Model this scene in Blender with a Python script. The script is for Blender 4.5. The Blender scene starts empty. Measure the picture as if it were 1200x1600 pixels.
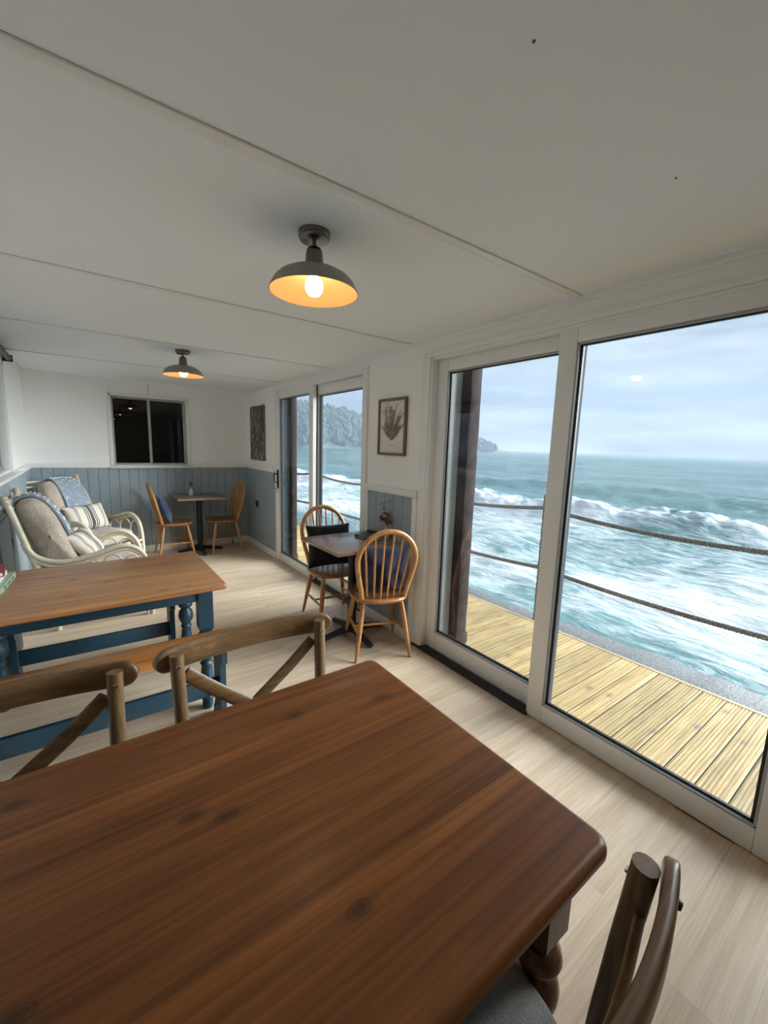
import bpy, bmesh, math, random
import numpy as np
from mathutils import Vector, Matrix, noise

scene = bpy.context.scene
C = scene.collection
PI = math.pi
RND = random.Random(11)

# ------------------------------------------------------------------ camera
CAM_H = 1.46
YAW, PITCH, ROLL, FPX = 0.629407, -0.155934, 0.031099, 642.234
_f = Vector((math.sin(YAW)*math.cos(PITCH), math.cos(YAW)*math.cos(PITCH), math.sin(PITCH)))
_r = Vector((math.cos(YAW), -math.sin(YAW), 0.0))
_u = _r.cross(_f)
_r2 = _r*math.cos(ROLL) + _u*math.sin(ROLL)
_u2 = -_r*math.sin(ROLL) + _u*math.cos(ROLL)
cam_data = bpy.data.cameras.new('camera')
cam = bpy.data.objects.new('camera', cam_data)
C.objects.link(cam)
cam.matrix_world = Matrix(((_r2.x, _u2.x, -_f.x, 0.0), (_r2.y, _u2.y, -_f.y, 0.0),
                           (_r2.z, _u2.z, -_f.z, CAM_H), (0, 0, 0, 1)))
cam_data.sensor_fit = 'VERTICAL'
cam_data.sensor_height = 36.0
cam_data.lens = FPX/1600.0*36.0
cam_data.clip_start = 0.02
cam_data.clip_end = 20000
scene.camera = cam

# ------------------------------------------------------------------ view, world, sun
scene.view_settings.view_transform = 'Standard'
scene.view_settings.look = 'None'
scene.view_settings.exposure = 0.12
scene.view_settings.gamma = 1.0
scene.view_settings.use_curve_mapping = False
scene.cycles.use_denoising = True
scene.cycles.max_bounces = 10
scene.cycles.diffuse_bounces = 6
scene.cycles.glossy_bounces = 4
scene.cycles.transparent_max_bounces = 16
scene.cycles.volume_bounces = 2
scene.cycles.sample_clamp_indirect = 6.0
scene.cycles.caustics_reflective = False
scene.cycles.caustics_refractive = False

SKY_STRENGTH = 0.87
SUN_STRENGTH = 13.0
BULB = 40.0

world = bpy.data.worlds.new('overcast_sky')
scene.world = world
world.use_nodes = True
wn = world.node_tree.nodes
wl = world.node_tree.links
wn.clear()
w_out = wn.new('ShaderNodeOutputWorld')
w_bg = wn.new('ShaderNodeBackground')
w_tc = wn.new('ShaderNodeTexCoord')
w_sep = wn.new('ShaderNodeSeparateXYZ')
w_map = wn.new('ShaderNodeMapping')
w_map.inputs['Scale'].default_value = (1.6, 1.6, 9.0)
w_noise = wn.new('ShaderNodeTexNoise')
w_noise.inputs['Scale'].default_value = 1.7
w_noise.inputs['Detail'].default_value = 4.0
w_noise.inputs['Roughness'].default_value = 0.5
w_ramp = wn.new('ShaderNodeValToRGB')
w_ramp.color_ramp.elements[0].position = 0.38
w_ramp.color_ramp.elements[0].color = (0.40, 0.51, 0.71, 1)
w_ramp.color_ramp.elements[1].position = 0.62
w_ramp.color_ramp.elements[1].color = (0.72, 0.84, 0.97, 1)
w_hor = wn.new('ShaderNodeValToRGB')          # below the horizon: sea grey
w_hor.color_ramp.elements[0].position = 0.485
w_hor.color_ramp.elements[0].color = (0.28, 0.36, 0.38, 1)
w_hor.color_ramp.elements[1].position = 0.50
w_hor.color_ramp.elements[1].color = (1, 1, 1, 1)
w_mad = wn.new('ShaderNodeMath'); w_mad.operation = 'MULTIPLY_ADD'
w_mad.inputs[1].default_value = 0.5; w_mad.inputs[2].default_value = 0.5
w_mul = wn.new('ShaderNodeMix'); w_mul.data_type = 'RGBA'; w_mul.blend_type = 'MULTIPLY'
w_mul.inputs['Factor'].default_value = 1.0
wl.new(w_tc.outputs['Generated'], w_map.inputs['Vector'])
wl.new(w_tc.outputs['Generated'], w_sep.inputs[0])
wl.new(w_map.outputs[0], w_noise.inputs['Vector'])
wl.new(w_noise.outputs['Fac'], w_ramp.inputs[0])
wl.new(w_sep.outputs['Z'], w_mad.inputs[0])
wl.new(w_mad.outputs[0], w_hor.inputs[0])
wl.new(w_ramp.outputs[0], w_mul.inputs[6])
wl.new(w_hor.outputs[0], w_mul.inputs[7])
wl.new(w_mul.outputs[2], w_bg.inputs['Color'])
w_bg.inputs['Strength'].default_value = SKY_STRENGTH
wl.new(w_bg.outputs[0], w_out.inputs['Surface'])

sun_d = bpy.data.lights.new('veiled_sun', 'SUN')      # sun behind thin cloud: very soft
sun_d.energy = SUN_STRENGTH
sun_d.angle = math.radians(55)
sun_d.color = (0.88, 0.945, 1.0)
sun = bpy.data.objects.new('veiled_sun', sun_d)
C.objects.link(sun)
sun.rotation_euler = Vector((-0.82, 0.38, -0.33)).to_track_quat('-Z', 'Y').to_euler()


# ------------------------------------------------------------------ mesh helpers
class MB:
    """collects geometry and builds ONE mesh object"""
    def __init__(self):
        self.v = []
        self.f = []

    def add(self, vs, fs):
        o = len(self.v)
        self.v.extend([tuple(p) for p in vs])
        self.f.extend([tuple(i+o for i in f) for f in fs])
        return self

    def box(self, x0, x1, y0, y1, z0, z1, M=None):
        vs = [(x0, y0, z0), (x1, y0, z0), (x1, y1, z0), (x0, y1, z0),
              (x0, y0, z1), (x1, y0, z1), (x1, y1, z1), (x0, y1, z1)]
        if M is not None:
            vs = [M @ Vector(p) for p in vs]
        return self.add(vs, [(0, 3, 2, 1), (4, 5, 6, 7), (0, 1, 5, 4), (1, 2, 6, 5), (2, 3, 7, 6), (3, 0, 4, 7)])

    def prism(self, outline, z0, z1, M=None):
        n = len(outline)
        vs = [(x, y, z0) for x, y in outline] + [(x, y, z1) for x, y in outline]
        if M is not None:
            vs = [M @ Vector(p) for p in vs]
        fs = [tuple(reversed(range(n))), tuple(range(n, 2*n))]
        fs += [(i, (i+1) % n, n+(i+1) % n, n+i) for i in range(n)]
        return self.add(vs, fs)

    def tube(self, pts, r, n=8, cap=True, flat=1.0, closed=False, up=None):
        pts = [Vector(p) for p in pts]
        m = len(pts)
        rs = r if isinstance(r, (list, tuple)) else [r]*m
        tans = []
        for i in range(m):
            if closed:
                t = pts[(i+1) % m]-pts[(i-1) % m]
            else:
                t = pts[min(i+1, m-1)]-pts[max(i-1, 0)]
            tans.append(t.normalized())
        a = Vector(up) if up else (Vector((0, 0, 1)) if abs(tans[0].z) < 0.9 else Vector((1, 0, 0)))
        nrm = (a-tans[0]*a.dot(tans[0])).normalized()
        vs = []
        for i in range(m):
            nrm = (nrm-tans[i]*nrm.dot(tans[i])).normalized()
            b = tans[i].cross(nrm)
            for k in range(n):
                an = 2*PI*k/n
                vs.append(pts[i]+nrm*(math.cos(an)*rs[i])+b*(math.sin(an)*rs[i]*flat))
        fs = []
        for i in range(m if closed else m-1):
            j = (i+1) % m
            for k in range(n):
                fs.append((i*n+k, i*n+(k+1) % n, j*n+(k+1) % n, j*n+k))
        if cap and not closed:
            fs.append(tuple(reversed(range(n))))
            fs.append(tuple((m-1)*n+k for k in range(n)))
        return self.add(vs, fs)

    def lathe(self, prof, n=24, at=(0, 0, 0), M=None, close=False):
        vs, fs = [], []
        m = len(prof)
        for r, z in prof:
            for k in range(n):
                an = 2*PI*k/n
                p = Vector((r*math.cos(an)+at[0], r*math.sin(an)+at[1], z+at[2]))
                vs.append(M @ p if M is not None else p)
        for i in range(m-1):
            for k in range(n):
                fs.append((i*n+k, i*n+(k+1) % n, (i+1)*n+(k+1) % n, (i+1)*n+k))
        if close:
            if prof[0][0] > 1e-6:
                fs.append(tuple(reversed(range(n))))
            if prof[-1][0] > 1e-6:
                fs.append(tuple((m-1)*n+k for k in range(n)))
        return self.add(vs, fs)

    def surf(self, fn, nu, nv, wrap_u=False):
        vs = [fn(i/(nu if wrap_u else nu-1), j/(nv-1)) for j in range(nv) for i in range(nu)]
        fs = []
        for j in range(nv-1):
            for i in range(nu if wrap_u else nu-1):
                k = (i+1) % nu
                fs.append((j*nu+i, j*nu+k, (j+1)*nu+k, (j+1)*nu+i))
        return self.add(vs, fs)

    def mesh(self, name, bevel=0.0, seg=2, smooth=True, angle=38, recalc=True):
        me = bpy.data.meshes.new(name)
        me.from_pydata(self.v, [], self.f)
        if bevel or recalc:
            bm = bmesh.new()
            bm.from_mesh(me)
            if recalc:
                if not bevel:
                    bmesh.ops.remove_doubles(bm, verts=bm.verts, dist=1e-6)
                bmesh.ops.recalc_face_normals(bm, faces=bm.faces)
            if bevel:
                es = [e for e in bm.edges if len(e.link_faces) == 2 and e.calc_face_angle(0) > 0.6]
                bmesh.ops.bevel(bm, geom=es, offset=bevel, segments=seg, profile=0.5, affect='EDGES')
            bm.to_mesh(me)
            bm.free()
        if bevel and seg <= 2:
            angle = min(angle, 24)
        if smooth:
            me.polygons.foreach_set('use_smooth', [True]*len(me.polygons))
            me.set_sharp_from_angle(angle=math.radians(angle))
        me.update()
        return me

    def build(self, name, mat, parent=None, loc=None, **kw):
        me = self.mesh(name, **kw)
        o = bpy.data.objects.new(name, me)
        C.objects.link(o)
        if mat is not None:
            me.materials.append(mat)
        if parent is not None:
            o.parent = parent
        if loc is not None:
            o.location = loc
        return o


def inst(name, me, parent=None, loc=(0, 0, 0), rot=(0, 0, 0), scl=None):
    o = bpy.data.objects.new(name, me)
    C.objects.link(o)
    o.parent = parent
    o.location = loc
    o.rotation_euler = rot
    if scl:
        o.scale = scl
    return o


def tag(o, label, cat, group=None):
    o['label'] = label
    o['category'] = cat
    if group:
        o['group'] = group
    return o


def thing(name, label, cat, loc=(0, 0, 0), rz=0.0, group=None):
    o = bpy.data.objects.new(name, None)
    o.empty_display_size = 0.1
    C.objects.link(o)
    o.location = loc
    o.rotation_euler = (0, 0, rz)
    return tag(o, label, cat, group)


def struct(o):
    o['kind'] = 'structure'
    return o


def copy_tree(o, parent=None):
    c = o.copy()
    C.objects.link(c)
    c.parent = parent
    for ch in o.children:
        copy_tree(ch, c)
    return c


def smooth_path(pts, k=6):
    """Catmull-Rom through pts"""
    P = [Vector(p) for p in pts]
    out = []
    for i in range(len(P)-1):
        p0 = P[max(i-1, 0)]; p1 = P[i]; p2 = P[i+1]; p3 = P[min(i+2, len(P)-1)]
        for s in range(k):
            t = s/k
            out.append(0.5*((2*p1)+(p2-p0)*t+(2*p0-5*p1+4*p2-p3)*t*t+(3*p1-p0-3*p2+p3)*t**3))
    out.append(P[-1])
    return out


def round_rect(x0, x1, y0, y1, r, seg=6):
    out = []
    for cx, cy, a0 in ((x1-r, y1-r, 0), (x0+r, y1-r, 90), (x0+r, y0+r, 180), (x1-r, y0+r, 270)):
        for k in range(seg+1):
            a = math.radians(a0+90*k/seg)
            out.append((cx+r*math.cos(a), cy+r*math.sin(a)))
    return out


# ------------------------------------------------------------------ materials
def new_mat(name):
    m = bpy.data.materials.new(name)
    m.use_nodes = True
    nt = m.node_tree
    return m, nt.nodes, nt.links, nt.nodes['Principled BSDF']


def ramp(nodes, stops):
    r = nodes.new('ShaderNodeValToRGB')
    e = r.color_ramp.elements
    while len(e) > 1:
        e.remove(e[0])
    e[0].position, e[0].color = stops[0][0], (*stops[0][1], 1)
    for p, c in stops[1:]:
        x = e.new(p)
        x.color = (*c, 1)
    return r


def coords(nodes, links, scale=(1, 1, 1), rnd=8.0, src='Object'):
    tc = nodes.new('ShaderNodeTexCoord')
    oi = nodes.new('ShaderNodeObjectInfo')
    mul = nodes.new('ShaderNodeMath'); mul.operation = 'MULTIPLY'; mul.inputs[1].default_value = rnd
    links.new(oi.outputs['Random'], mul.inputs[0])
    add = nodes.new('ShaderNodeVectorMath'); add.operation = 'ADD'
    links.new(tc.outputs[src], add.inputs[0])
    links.new(mul.outputs[0], add.inputs[1])
    mp = nodes.new('ShaderNodeMapping')
    mp.inputs['Scale'].default_value = scale
    links.new(add.outputs[0], mp.inputs['Vector'])
    return add, mp, oi


def plain(name, col, rough=0.5, metal=0.0, var=0.06, nscale=8.0, bump=0.0, bscale=60.0, coat=0.0, spec=0.5, sheen=0.0):
    m, n, l, b = new_mat(name)
    add, mp, oi = coords(n, l, (1, 1, 1))
    nz = n.new('ShaderNodeTexNoise')
    nz.inputs['Scale'].default_value = nscale
    nz.inputs['Detail'].default_value = 4
    l.new(mp.outputs[0], nz.inputs['Vector'])
    lo = tuple(max(0, c*(1-var)) for c in col)
    hi = tuple(min(1, c*(1+var)) for c in col)
    rp = ramp(n, [(0.3, lo), (0.7, hi)])
    l.new(nz.outputs['Fac'], rp.inputs[0])
    l.new(rp.outputs[0], b.inputs['Base Color'])
    b.inputs['Roughness'].default_value = rough
    b.inputs['Metallic'].default_value = metal
    b.inputs['Specular IOR Level'].default_value = spec
    b.inputs['Coat Weight'].default_value = coat
    b.inputs['Sheen Weight'].default_value = sheen
    if bump:
        n2 = n.new('ShaderNodeTexNoise')
        n2.inputs['Scale'].default_value = bscale
        n2.inputs['Detail'].default_value = 3
        l.new(mp.outputs[0], n2.inputs['Vector'])
        bp = n.new('ShaderNodeBump')
        bp.inputs['Strength'].default_value = bump
        bp.inputs['Distance'].default_value = 0.004
        l.new(n2.outputs['Fac'], bp.inputs['Height'])
        l.new(bp.outputs[0], b.inputs['Normal'])
    return m


def wood(name, dark, mid, light, axis=0, rough=0.4, coat=0.0, board=0.0, knots=0.0, tone=0.15, across=14.0, bump=0.12,
         knot_col=None, coat_rough=0.2, spec=0.5, fibre=0.22):
    """grain runs along axis; board>0 gives glued-up boards of that width across"""
    m, n, l, b = new_mat(name)
    sc = [across]*3
    sc[axis] = across*0.07
    add, mp, oi = coords(n, l, tuple(sc))
    # slow warp so that the grain is not ruler-straight
    wz = n.new('ShaderNodeTexNoise'); wz.inputs['Scale'].default_value = 2.2; wz.inputs['Detail'].default_value = 2
    l.new(add.outputs[0], wz.inputs['Vector'])
    wv = n.new('ShaderNodeVectorMath'); wv.operation = 'MULTIPLY_ADD'
    wv.inputs[1].default_value = (0.6, 0.6, 0.6)
    l.new(wz.outputs['Color'], wv.inputs[0])
    l.new(mp.outputs[0], wv.inputs[2])
    vec = wv.outputs[0]
    boardfac = None
    if board:
        other = 1 if axis == 0 else 0
        sep = n.new('ShaderNodeSeparateXYZ')
        l.new(add.outputs[0], sep.inputs[0])
        dv = n.new('ShaderNodeMath'); dv.operation = 'DIVIDE'; dv.inputs[1].default_value = board
        l.new(sep.outputs[other], dv.inputs[0])
        fl = n.new('ShaderNodeMath'); fl.operation = 'FLOOR'
        l.new(dv.outputs[0], fl.inputs[0])
        wn_ = n.new('ShaderNodeTexWhiteNoise'); wn_.noise_dimensions = '1D'
        l.new(fl.outputs[0], wn_.inputs['W'])
        ad2 = n.new('ShaderNodeVectorMath'); ad2.operation = 'MULTIPLY_ADD'
        ad2.inputs[1].default_value = (20, 20, 20)
        l.new(wn_.outputs['Color'], ad2.inputs[0])
        l.new(vec, ad2.inputs[2])
        vec = ad2.outputs[0]
        boardfac = wn_.outputs['Value']
    nz = n.new('ShaderNodeTexNoise'); nz.inputs['Scale'].default_value = 1.0; nz.inputs['Detail'].default_value = 7
    nz.inputs['Roughness'].default_value = 0.6
    l.new(vec, nz.inputs['Vector'])
    rp = ramp(n, [(0.30, dark), (0.5, mid), (0.72, light)])
    l.new(nz.outputs['Fac'], rp.inputs[0])
    # growth rings
    wave = n.new('ShaderNodeTexWave'); wave.bands_direction = 'Y' if axis != 1 else 'X'
    wave.inputs['Scale'].default_value = 0.45
    wave.inputs['Distortion'].default_value = 9.0
    wave.inputs['Detail'].default_value = 2.0
    wave.inputs['Detail Scale'].default_value = 0.35
    l.new(vec, wave.inputs['Vector'])
    rp2 = ramp(n, [(0.0, tuple(1-tone*1.3 for _ in range(3))), (0.5, (1, 1, 1)), (1.0, tuple(1-tone*0.4 for _ in range(3)))])
    l.new(wave.outputs['Fac'], rp2.inputs[0])
    mx = n.new('ShaderNodeMix'); mx.data_type = 'RGBA'; mx.blend_type = 'MULTIPLY'; mx.inputs['Factor'].default_value = 1
    l.new(rp.outputs[0], mx.inputs[6]); l.new(rp2.outputs[0], mx.inputs[7])
    col = mx.outputs[2]
    # fine fibres along the grain
    fs_ = [across*9.0]*3
    fs_[axis] = across*0.22
    fmp = n.new('ShaderNodeMapping'); fmp.inputs['Scale'].default_value = fs_
    l.new(add.outputs[0], fmp.inputs['Vector'])
    fz = n.new('ShaderNodeTexNoise'); fz.inputs['Scale'].default_value = 1.0; fz.inputs['Detail'].default_value = 3
    l.new(fmp.outputs[0], fz.inputs['Vector'])
    frp = ramp(n, [(0.38, tuple(1-fibre for _ in range(3))), (0.60, tuple(1+fibre*0.4 for _ in range(3)))])
    l.new(fz.outputs['Fac'], frp.inputs[0])
    mf = n.new('ShaderNodeMix'); mf.data_type = 'RGBA'; mf.blend_type = 'MULTIPLY'; mf.inputs['Factor'].default_value = 1
    l.new(col, mf.inputs[6]); l.new(frp.outputs[0], mf.inputs[7])
    col = mf.outputs[2]
    # per piece tone
    hsv = n.new('ShaderNodeHueSaturation')
    mr = n.new('ShaderNodeMapRange')
    mr.inputs['To Min'].default_value = 1-tone
    mr.inputs['To Max'].default_value = 1+tone
    l.new(boardfac if boardfac is not None else oi.outputs['Random'], mr.inputs['Value'])
    l.new(mr.outputs[0], hsv.inputs['Value'])
    l.new(col, hsv.inputs['Color'])
    col = hsv.outputs[0]
    if knots:
        ks = [3.4]*3
        ks[axis] = 1.9
        kmp = n.new('ShaderNodeMapping'); kmp.inputs['Scale'].default_value = ks
        l.new(add.outputs[0], kmp.inputs['Vector'])
        vo = n.new('ShaderNodeTexVoronoi'); vo.voronoi_dimensions = '2D'; vo.inputs['Scale'].default_value = knots
        l.new(kmp.outputs[0], vo.inputs['Vector'])
        krp = ramp(n, [(0.0, (1, 1, 1)), (0.030, (0.9, 0.9, 0.9)), (0.038, (0.45, 0.45, 0.45)), (0.047, (0.85, 0.85, 0.85)), (0.058, (0.25, 0.25, 0.25)), (0.11, (0, 0, 0))])
        l.new(vo.outputs['Distance'], krp.inputs[0])
        km = n.new('ShaderNodeMix'); km.data_type = 'RGBA'
        kc = knot_col or tuple(c*0.35 for c in dark)
        km.inputs[7].default_value = (*kc, 1)
        kf = n.new('ShaderNodeMath'); kf.operation = 'MULTIPLY'; kf.inputs[1].default_value = 0.8
        l.new(krp.outputs[0], kf.inputs[0])
        l.new(kf.outputs[0], km.inputs[0])
        l.new(col, km.inputs[6])
        col = km.outputs[2]
    l.new(col, b.inputs['Base Color'])
    b.inputs['Roughness'].default_value = rough
    b.inputs['Coat Weight'].default_value = coat
    b.inputs['Coat Roughness'].default_value = coat_rough
    b.inputs['Specular IOR Level'].default_value = spec
    if bump:
        bp = n.new('ShaderNodeBump'); bp.inputs['Strength'].default_value = bump; bp.inputs['Distance'].default_value = 0.002
        l.new(nz.outputs['Fac'], bp.inputs['Height'])
        l.new(bp.outputs[0], b.inputs['Normal'])
    return m


def fabric(name, c1, c2, scale=220.0, rough=0.9, bump=0.35):
    m, n, l, b = new_mat(name)
    add, mp, oi = coords(n, l, (1, 1, 1))
    nz = n.new('ShaderNodeTexNoise'); nz.inputs['Scale'].default_value = scale; nz.inputs['Detail'].default_value = 2
    l.new(mp.outputs[0], nz.inputs['Vector'])
    n2 = n.new('ShaderNodeTexNoise'); n2.inputs['Scale'].default_value = 9; n2.inputs['Detail'].default_value = 4
    l.new(mp.outputs[0], n2.inputs['Vector'])
    av = n.new('ShaderNodeMath'); av.operation = 'ADD'
    l.new(nz.outputs['Fac'], av.inputs[0]); l.new(n2.outputs['Fac'], av.inputs[1])
    rp = ramp(n, [(0.35, c1), (0.65, c2)])
    hf = n.new('ShaderNodeMath'); hf.operation = 'MULTIPLY'; hf.inputs[1].default_value = 0.5
    l.new(av.outputs[0], hf.inputs[0]); l.new(hf.outputs[0], rp.inputs[0])
    l.new(rp.outputs[0], b.inputs['Base Color'])
    b.inputs['Roughness'].default_value = rough
    b.inputs['Specular IOR Level'].default_value = 0.2
    b.inputs['Sheen Weight'].default_value = 0.2
    bp = n.new('ShaderNodeBump'); bp.inputs['Strength'].default_value = bump; bp.inputs['Distance'].default_value = 0.004
    l.new(av.outputs[0], bp.inputs['Height']); l.new(bp.outputs[0], b.inputs['Normal'])
    return m


def striped(name, stops, axis=0, period=0.21, off=0.0):
    """woven stripes: stops are (position 0..1 in the period, colour), constant between stops"""
    m, n, l, b = new_mat(name)
    tc = n.new('ShaderNodeTexCoord')
    sp = n.new('ShaderNodeSeparateXYZ'); l.new(tc.outputs['Object'], sp.inputs[0])
    ma = n.new('ShaderNodeMath'); ma.operation = 'MULTIPLY_ADD'; ma.inputs[1].default_value = 1/period; ma.inputs[2].default_value = off
    l.new(sp.outputs[axis], ma.inputs[0])
    fr = n.new('ShaderNodeMath'); fr.operation = 'FRACT'; l.new(ma.outputs[0], fr.inputs[0])
    rp = ramp(n, stops); rp.color_ramp.interpolation = 'CONSTANT'
    l.new(fr.outputs[0], rp.inputs[0]); l.new(rp.outputs[0], b.inputs['Base Color'])
    b.inputs['Roughness'].default_value = 0.9
    nz = n.new('ShaderNodeTexNoise'); nz.inputs['Scale'].default_value = 250
    l.new(tc.outputs['Object'], nz.inputs['Vector'])
    bp = n.new('ShaderNodeBump'); bp.inputs['Strength'].default_value = 0.3; bp.inputs['Distance'].default_value = 0.003
    l.new(nz.outputs['Fac'], bp.inputs['Height']); l.new(bp.outputs[0], b.inputs['Normal'])
    return m


def glass_mat(name, tint=(0.97, 0.985, 0.98), refl=1.0):
    m = bpy.data.materials.new(name)
    m.use_nodes = True
    n = m.node_tree.nodes; l = m.node_tree.links
    n.clear()
    out = n.new('ShaderNodeOutputMaterial')
    tr = n.new('ShaderNodeBsdfTransparent'); tr.inputs[0].default_value = (*tint, 1)
    gl = n.new('ShaderNodeBsdfGlossy'); gl.inputs['Roughness'].default_value = 0.0
    fr = n.new('ShaderNodeFresnel'); fr.inputs['IOR'].default_value = 1.52
    ge = n.new('ShaderNodeNewGeometry')
    inv = n.new('ShaderNodeMath'); inv.operation = 'SUBTRACT'; inv.inputs[0].default_value = 1.0
    l.new(ge.outputs['Backfacing'], inv.inputs[1])
    mu = n.new('ShaderNodeMath'); mu.operation = 'MULTIPLY'
    l.new(fr.outputs[0], mu.inputs[0]); l.new(inv.outputs[0], mu.inputs[1])
    m2 = n.new('ShaderNodeMath'); m2.operation = 'MULTIPLY'; m2.inputs[1].default_value = refl
    l.new(mu.outputs[0], m2.inputs[0])
    mx = n.new('ShaderNodeMixShader')
    l.new(m2.outputs[0], mx.inputs[0]); l.new(tr.outputs[0], mx.inputs[1]); l.new(gl.outputs[0], mx.inputs[2])
    l.new(mx.outputs[0], out.inputs['Surface'])
    return m


def emit(name, col, strength):
    m = bpy.data.materials.new(name)
    m.use_nodes = True
    n = m.node_tree.nodes; l = m.node_tree.links
    n.clear()
    out = n.new('ShaderNodeOutputMaterial')
    e = n.new('ShaderNodeEmission')
    e.inputs['Color'].default_value = (*col, 1)
    e.inputs['Strength'].default_value = strength
    l.new(e.outputs[0], out.inputs['Surface'])
    return m


M = {}
M['ceiling'] = plain('ceiling_paint', (0.845, 0.882, 0.915), 0.75, var=0.015, nscale=2, bump=0.03, bscale=40)
M['wall'] = plain('wall_paint', (0.88, 0.87, 0.85), 0.7, var=0.015, nscale=3, bump=0.04, bscale=50)
M['trim'] = plain('white_gloss_paint', (0.82, 0.82, 0.80), 0.35, var=0.02)
M['upvc'] = plain('white_upvc', (0.80, 0.80, 0.79), 0.28, var=0.01)
M['return_board'] = plain('pale_grey_cladding', (0.42, 0.44, 0.41), 0.5)
M['grey_profile'] = plain('grey_outside_profile', (0.085, 0.10, 0.112), 0.85, spec=0.1)
M['gasket'] = plain('black_rubber', (0.012, 0.012, 0.013), 0.5)
M['bead'] = plain('glazing_bead_grey', (0.35, 0.37, 0.38), 0.35)
M['board'] = plain('blue_grey_board_paint', (0.30, 0.36, 0.395), 0.45, var=0.05, nscale=5)
M['floor'] = wood('oak_laminate', (0.51, 0.38, 0.255), (0.635, 0.49, 0.345), (0.71, 0.57, 0.42), axis=0, rough=0.38, tone=0.05, across=16, bump=0.04, fibre=0.09)
M['table_dark'] = wood('dark_waxed_pine', (0.112, 0.035, 0.007), (0.175, 0.058, 0.012), (0.245, 0.090, 0.021), axis=0, rough=0.42, spec=0.25,
                       coat=0.12, board=0.132, knots=1.25, tone=0.14, across=13, knot_col=(0.035, 0.012, 0.005), coat_rough=0.25)
M['table_leg_dark'] = wood('dark_waxed_pine_leg', (0.085, 0.036, 0.014), (0.13, 0.056, 0.022), (0.19, 0.085, 0.035), axis=2, rough=0.35, coat=0.3, tone=0.1)
M['pine_top'] = wood('honey_pine', (0.30, 0.125, 0.042), (0.41, 0.19, 0.072), (0.52, 0.265, 0.115), axis=0, rough=0.4, coat=0.25,
                     board=0.145, knots=1.3, tone=0.12, across=13, knot_col=(0.10, 0.04, 0.015))
M['pine_bench'] = wood('orange_pine', (0.24, 0.085, 0.020), (0.36, 0.14, 0.035), (0.46, 0.20, 0.06), axis=0, rough=0.35, coat=0.3, tone=0.15,
                       knots=1.1, across=13)
M['blue'] = plain('navy_blue_paint', (0.005, 0.033, 0.056), 0.45, var=0.12, nscale=6)
M['oak_x'] = wood('brown_oak', (0.115, 0.060, 0.022), (0.185, 0.100, 0.040), (0.26, 0.148, 0.066), axis=0, rough=0.42, coat=0.15, tone=0.12, across=30)
M['oak_z'] = wood('brown_oak_upright', (0.125, 0.070, 0.029), (0.195, 0.115, 0.052), (0.27, 0.165, 0.082), axis=2, rough=0.4, coat=0.15, tone=0.12, across=30)
M['beech'] = wood('golden_beech', (0.36, 0.15, 0.040), (0.48, 0.22, 0.065), (0.58, 0.30, 0.11), axis=2, rough=0.35, coat=0.3, tone=0.1, across=30)
M['beech_seat'] = wood('golden_elm_seat', (0.27, 0.105, 0.030), (0.37, 0.16, 0.05), (0.46, 0.22, 0.08), axis=1, rough=0.35, coat=0.3, tone=0.1, across=22)
M['walnut_top'] = wood('brown_laminate_top', (0.20, 0.115, 0.075), (0.29, 0.18, 0.125), (0.37, 0.25, 0.18), axis=0, rough=0.3, coat=0.3, tone=0.12,
                       board=0.15, across=16)
M['rattan'] = plain('cream_rattan', (0.60, 0.53, 0.40), 0.45, var=0.12, nscale=14, coat=0.15)
M['rattan_wrap'] = plain('rattan_binding', (0.50, 0.43, 0.31), 0.55, var=0.15, nscale=40)
M['linen'] = fabric('oatmeal_linen', (0.33, 0.27, 0.22), (0.56, 0.475, 0.40), 85)
M['throw'] = fabric('grey_blue_throw_cloth', (0.22, 0.265, 0.325), (0.32, 0.375, 0.435), 160)
M['print_white'] = plain('white_print', (0.78, 0.80, 0.82), 0.9)
_cr = (0.66, 0.60, 0.50); _bk = (0.07, 0.07, 0.075); _gr = (0.36, 0.33, 0.29)
M['stripe'] = striped('striped_linen', [(0.0, _cr), (0.16, _gr), (0.22, _cr), (0.36, _bk), (0.385, _cr), (0.41, _bk), (0.435, _cr), (0.46, _bk),
                                        (0.54, _cr), (0.565, _bk), (0.59, _cr), (0.615, _bk), (0.64, _cr), (0.78, _gr), (0.84, _cr)], axis=0, period=0.46, off=0.5)
M['black_cloth'] = fabric('black_cloth', (0.008, 0.009, 0.013), (0.02, 0.022, 0.03), 200)
M['navy_cloth'] = fabric('navy_cloth', (0.012, 0.014, 0.034), (0.034, 0.040, 0.078), 180)
M['blue_cloth'] = fabric('denim_blue_cloth', (0.035, 0.055, 0.11), (0.075, 0.105, 0.18), 180)
M['seat_grey'] = fabric('grey_seat_cloth', (0.16, 0.16, 0.15), (0.25, 0.25, 0.235), 240)
M['iron'] = plain('black_cast_iron', (0.008, 0.008, 0.009), 0.5, var=0.2)
M['nickel'] = plain('dark_nickel', (0.20, 0.175, 0.16), 0.25, metal=1.0)
M['shade_out'] = plain('pewter_enamel', (0.30, 0.28, 0.245), 0.42, metal=0.2)
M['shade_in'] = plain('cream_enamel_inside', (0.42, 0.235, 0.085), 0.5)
M['bulb'] = emit('warm_bulb', (1.0, 0.80, 0.56), BULB)
M['steel'] = plain('bright_steel', (0.6, 0.6, 0.6), 0.25, metal=1.0)
M['alu'] = plain('aluminium_frame', (0.42, 0.43, 0.43), 0.35, metal=0.5)
M['glass'] = glass_mat('clear_glass')
M['paper'] = plain('cream_paper', (0.72, 0.70, 0.65), 0.8, var=0.02)
M['frame_wood'] = wood('walnut_frame', (0.13, 0.075, 0.045), (0.19, 0.115, 0.07), (0.25, 0.16, 0.10), axis=2, rough=0.45, tone=0.1, across=40)
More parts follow.
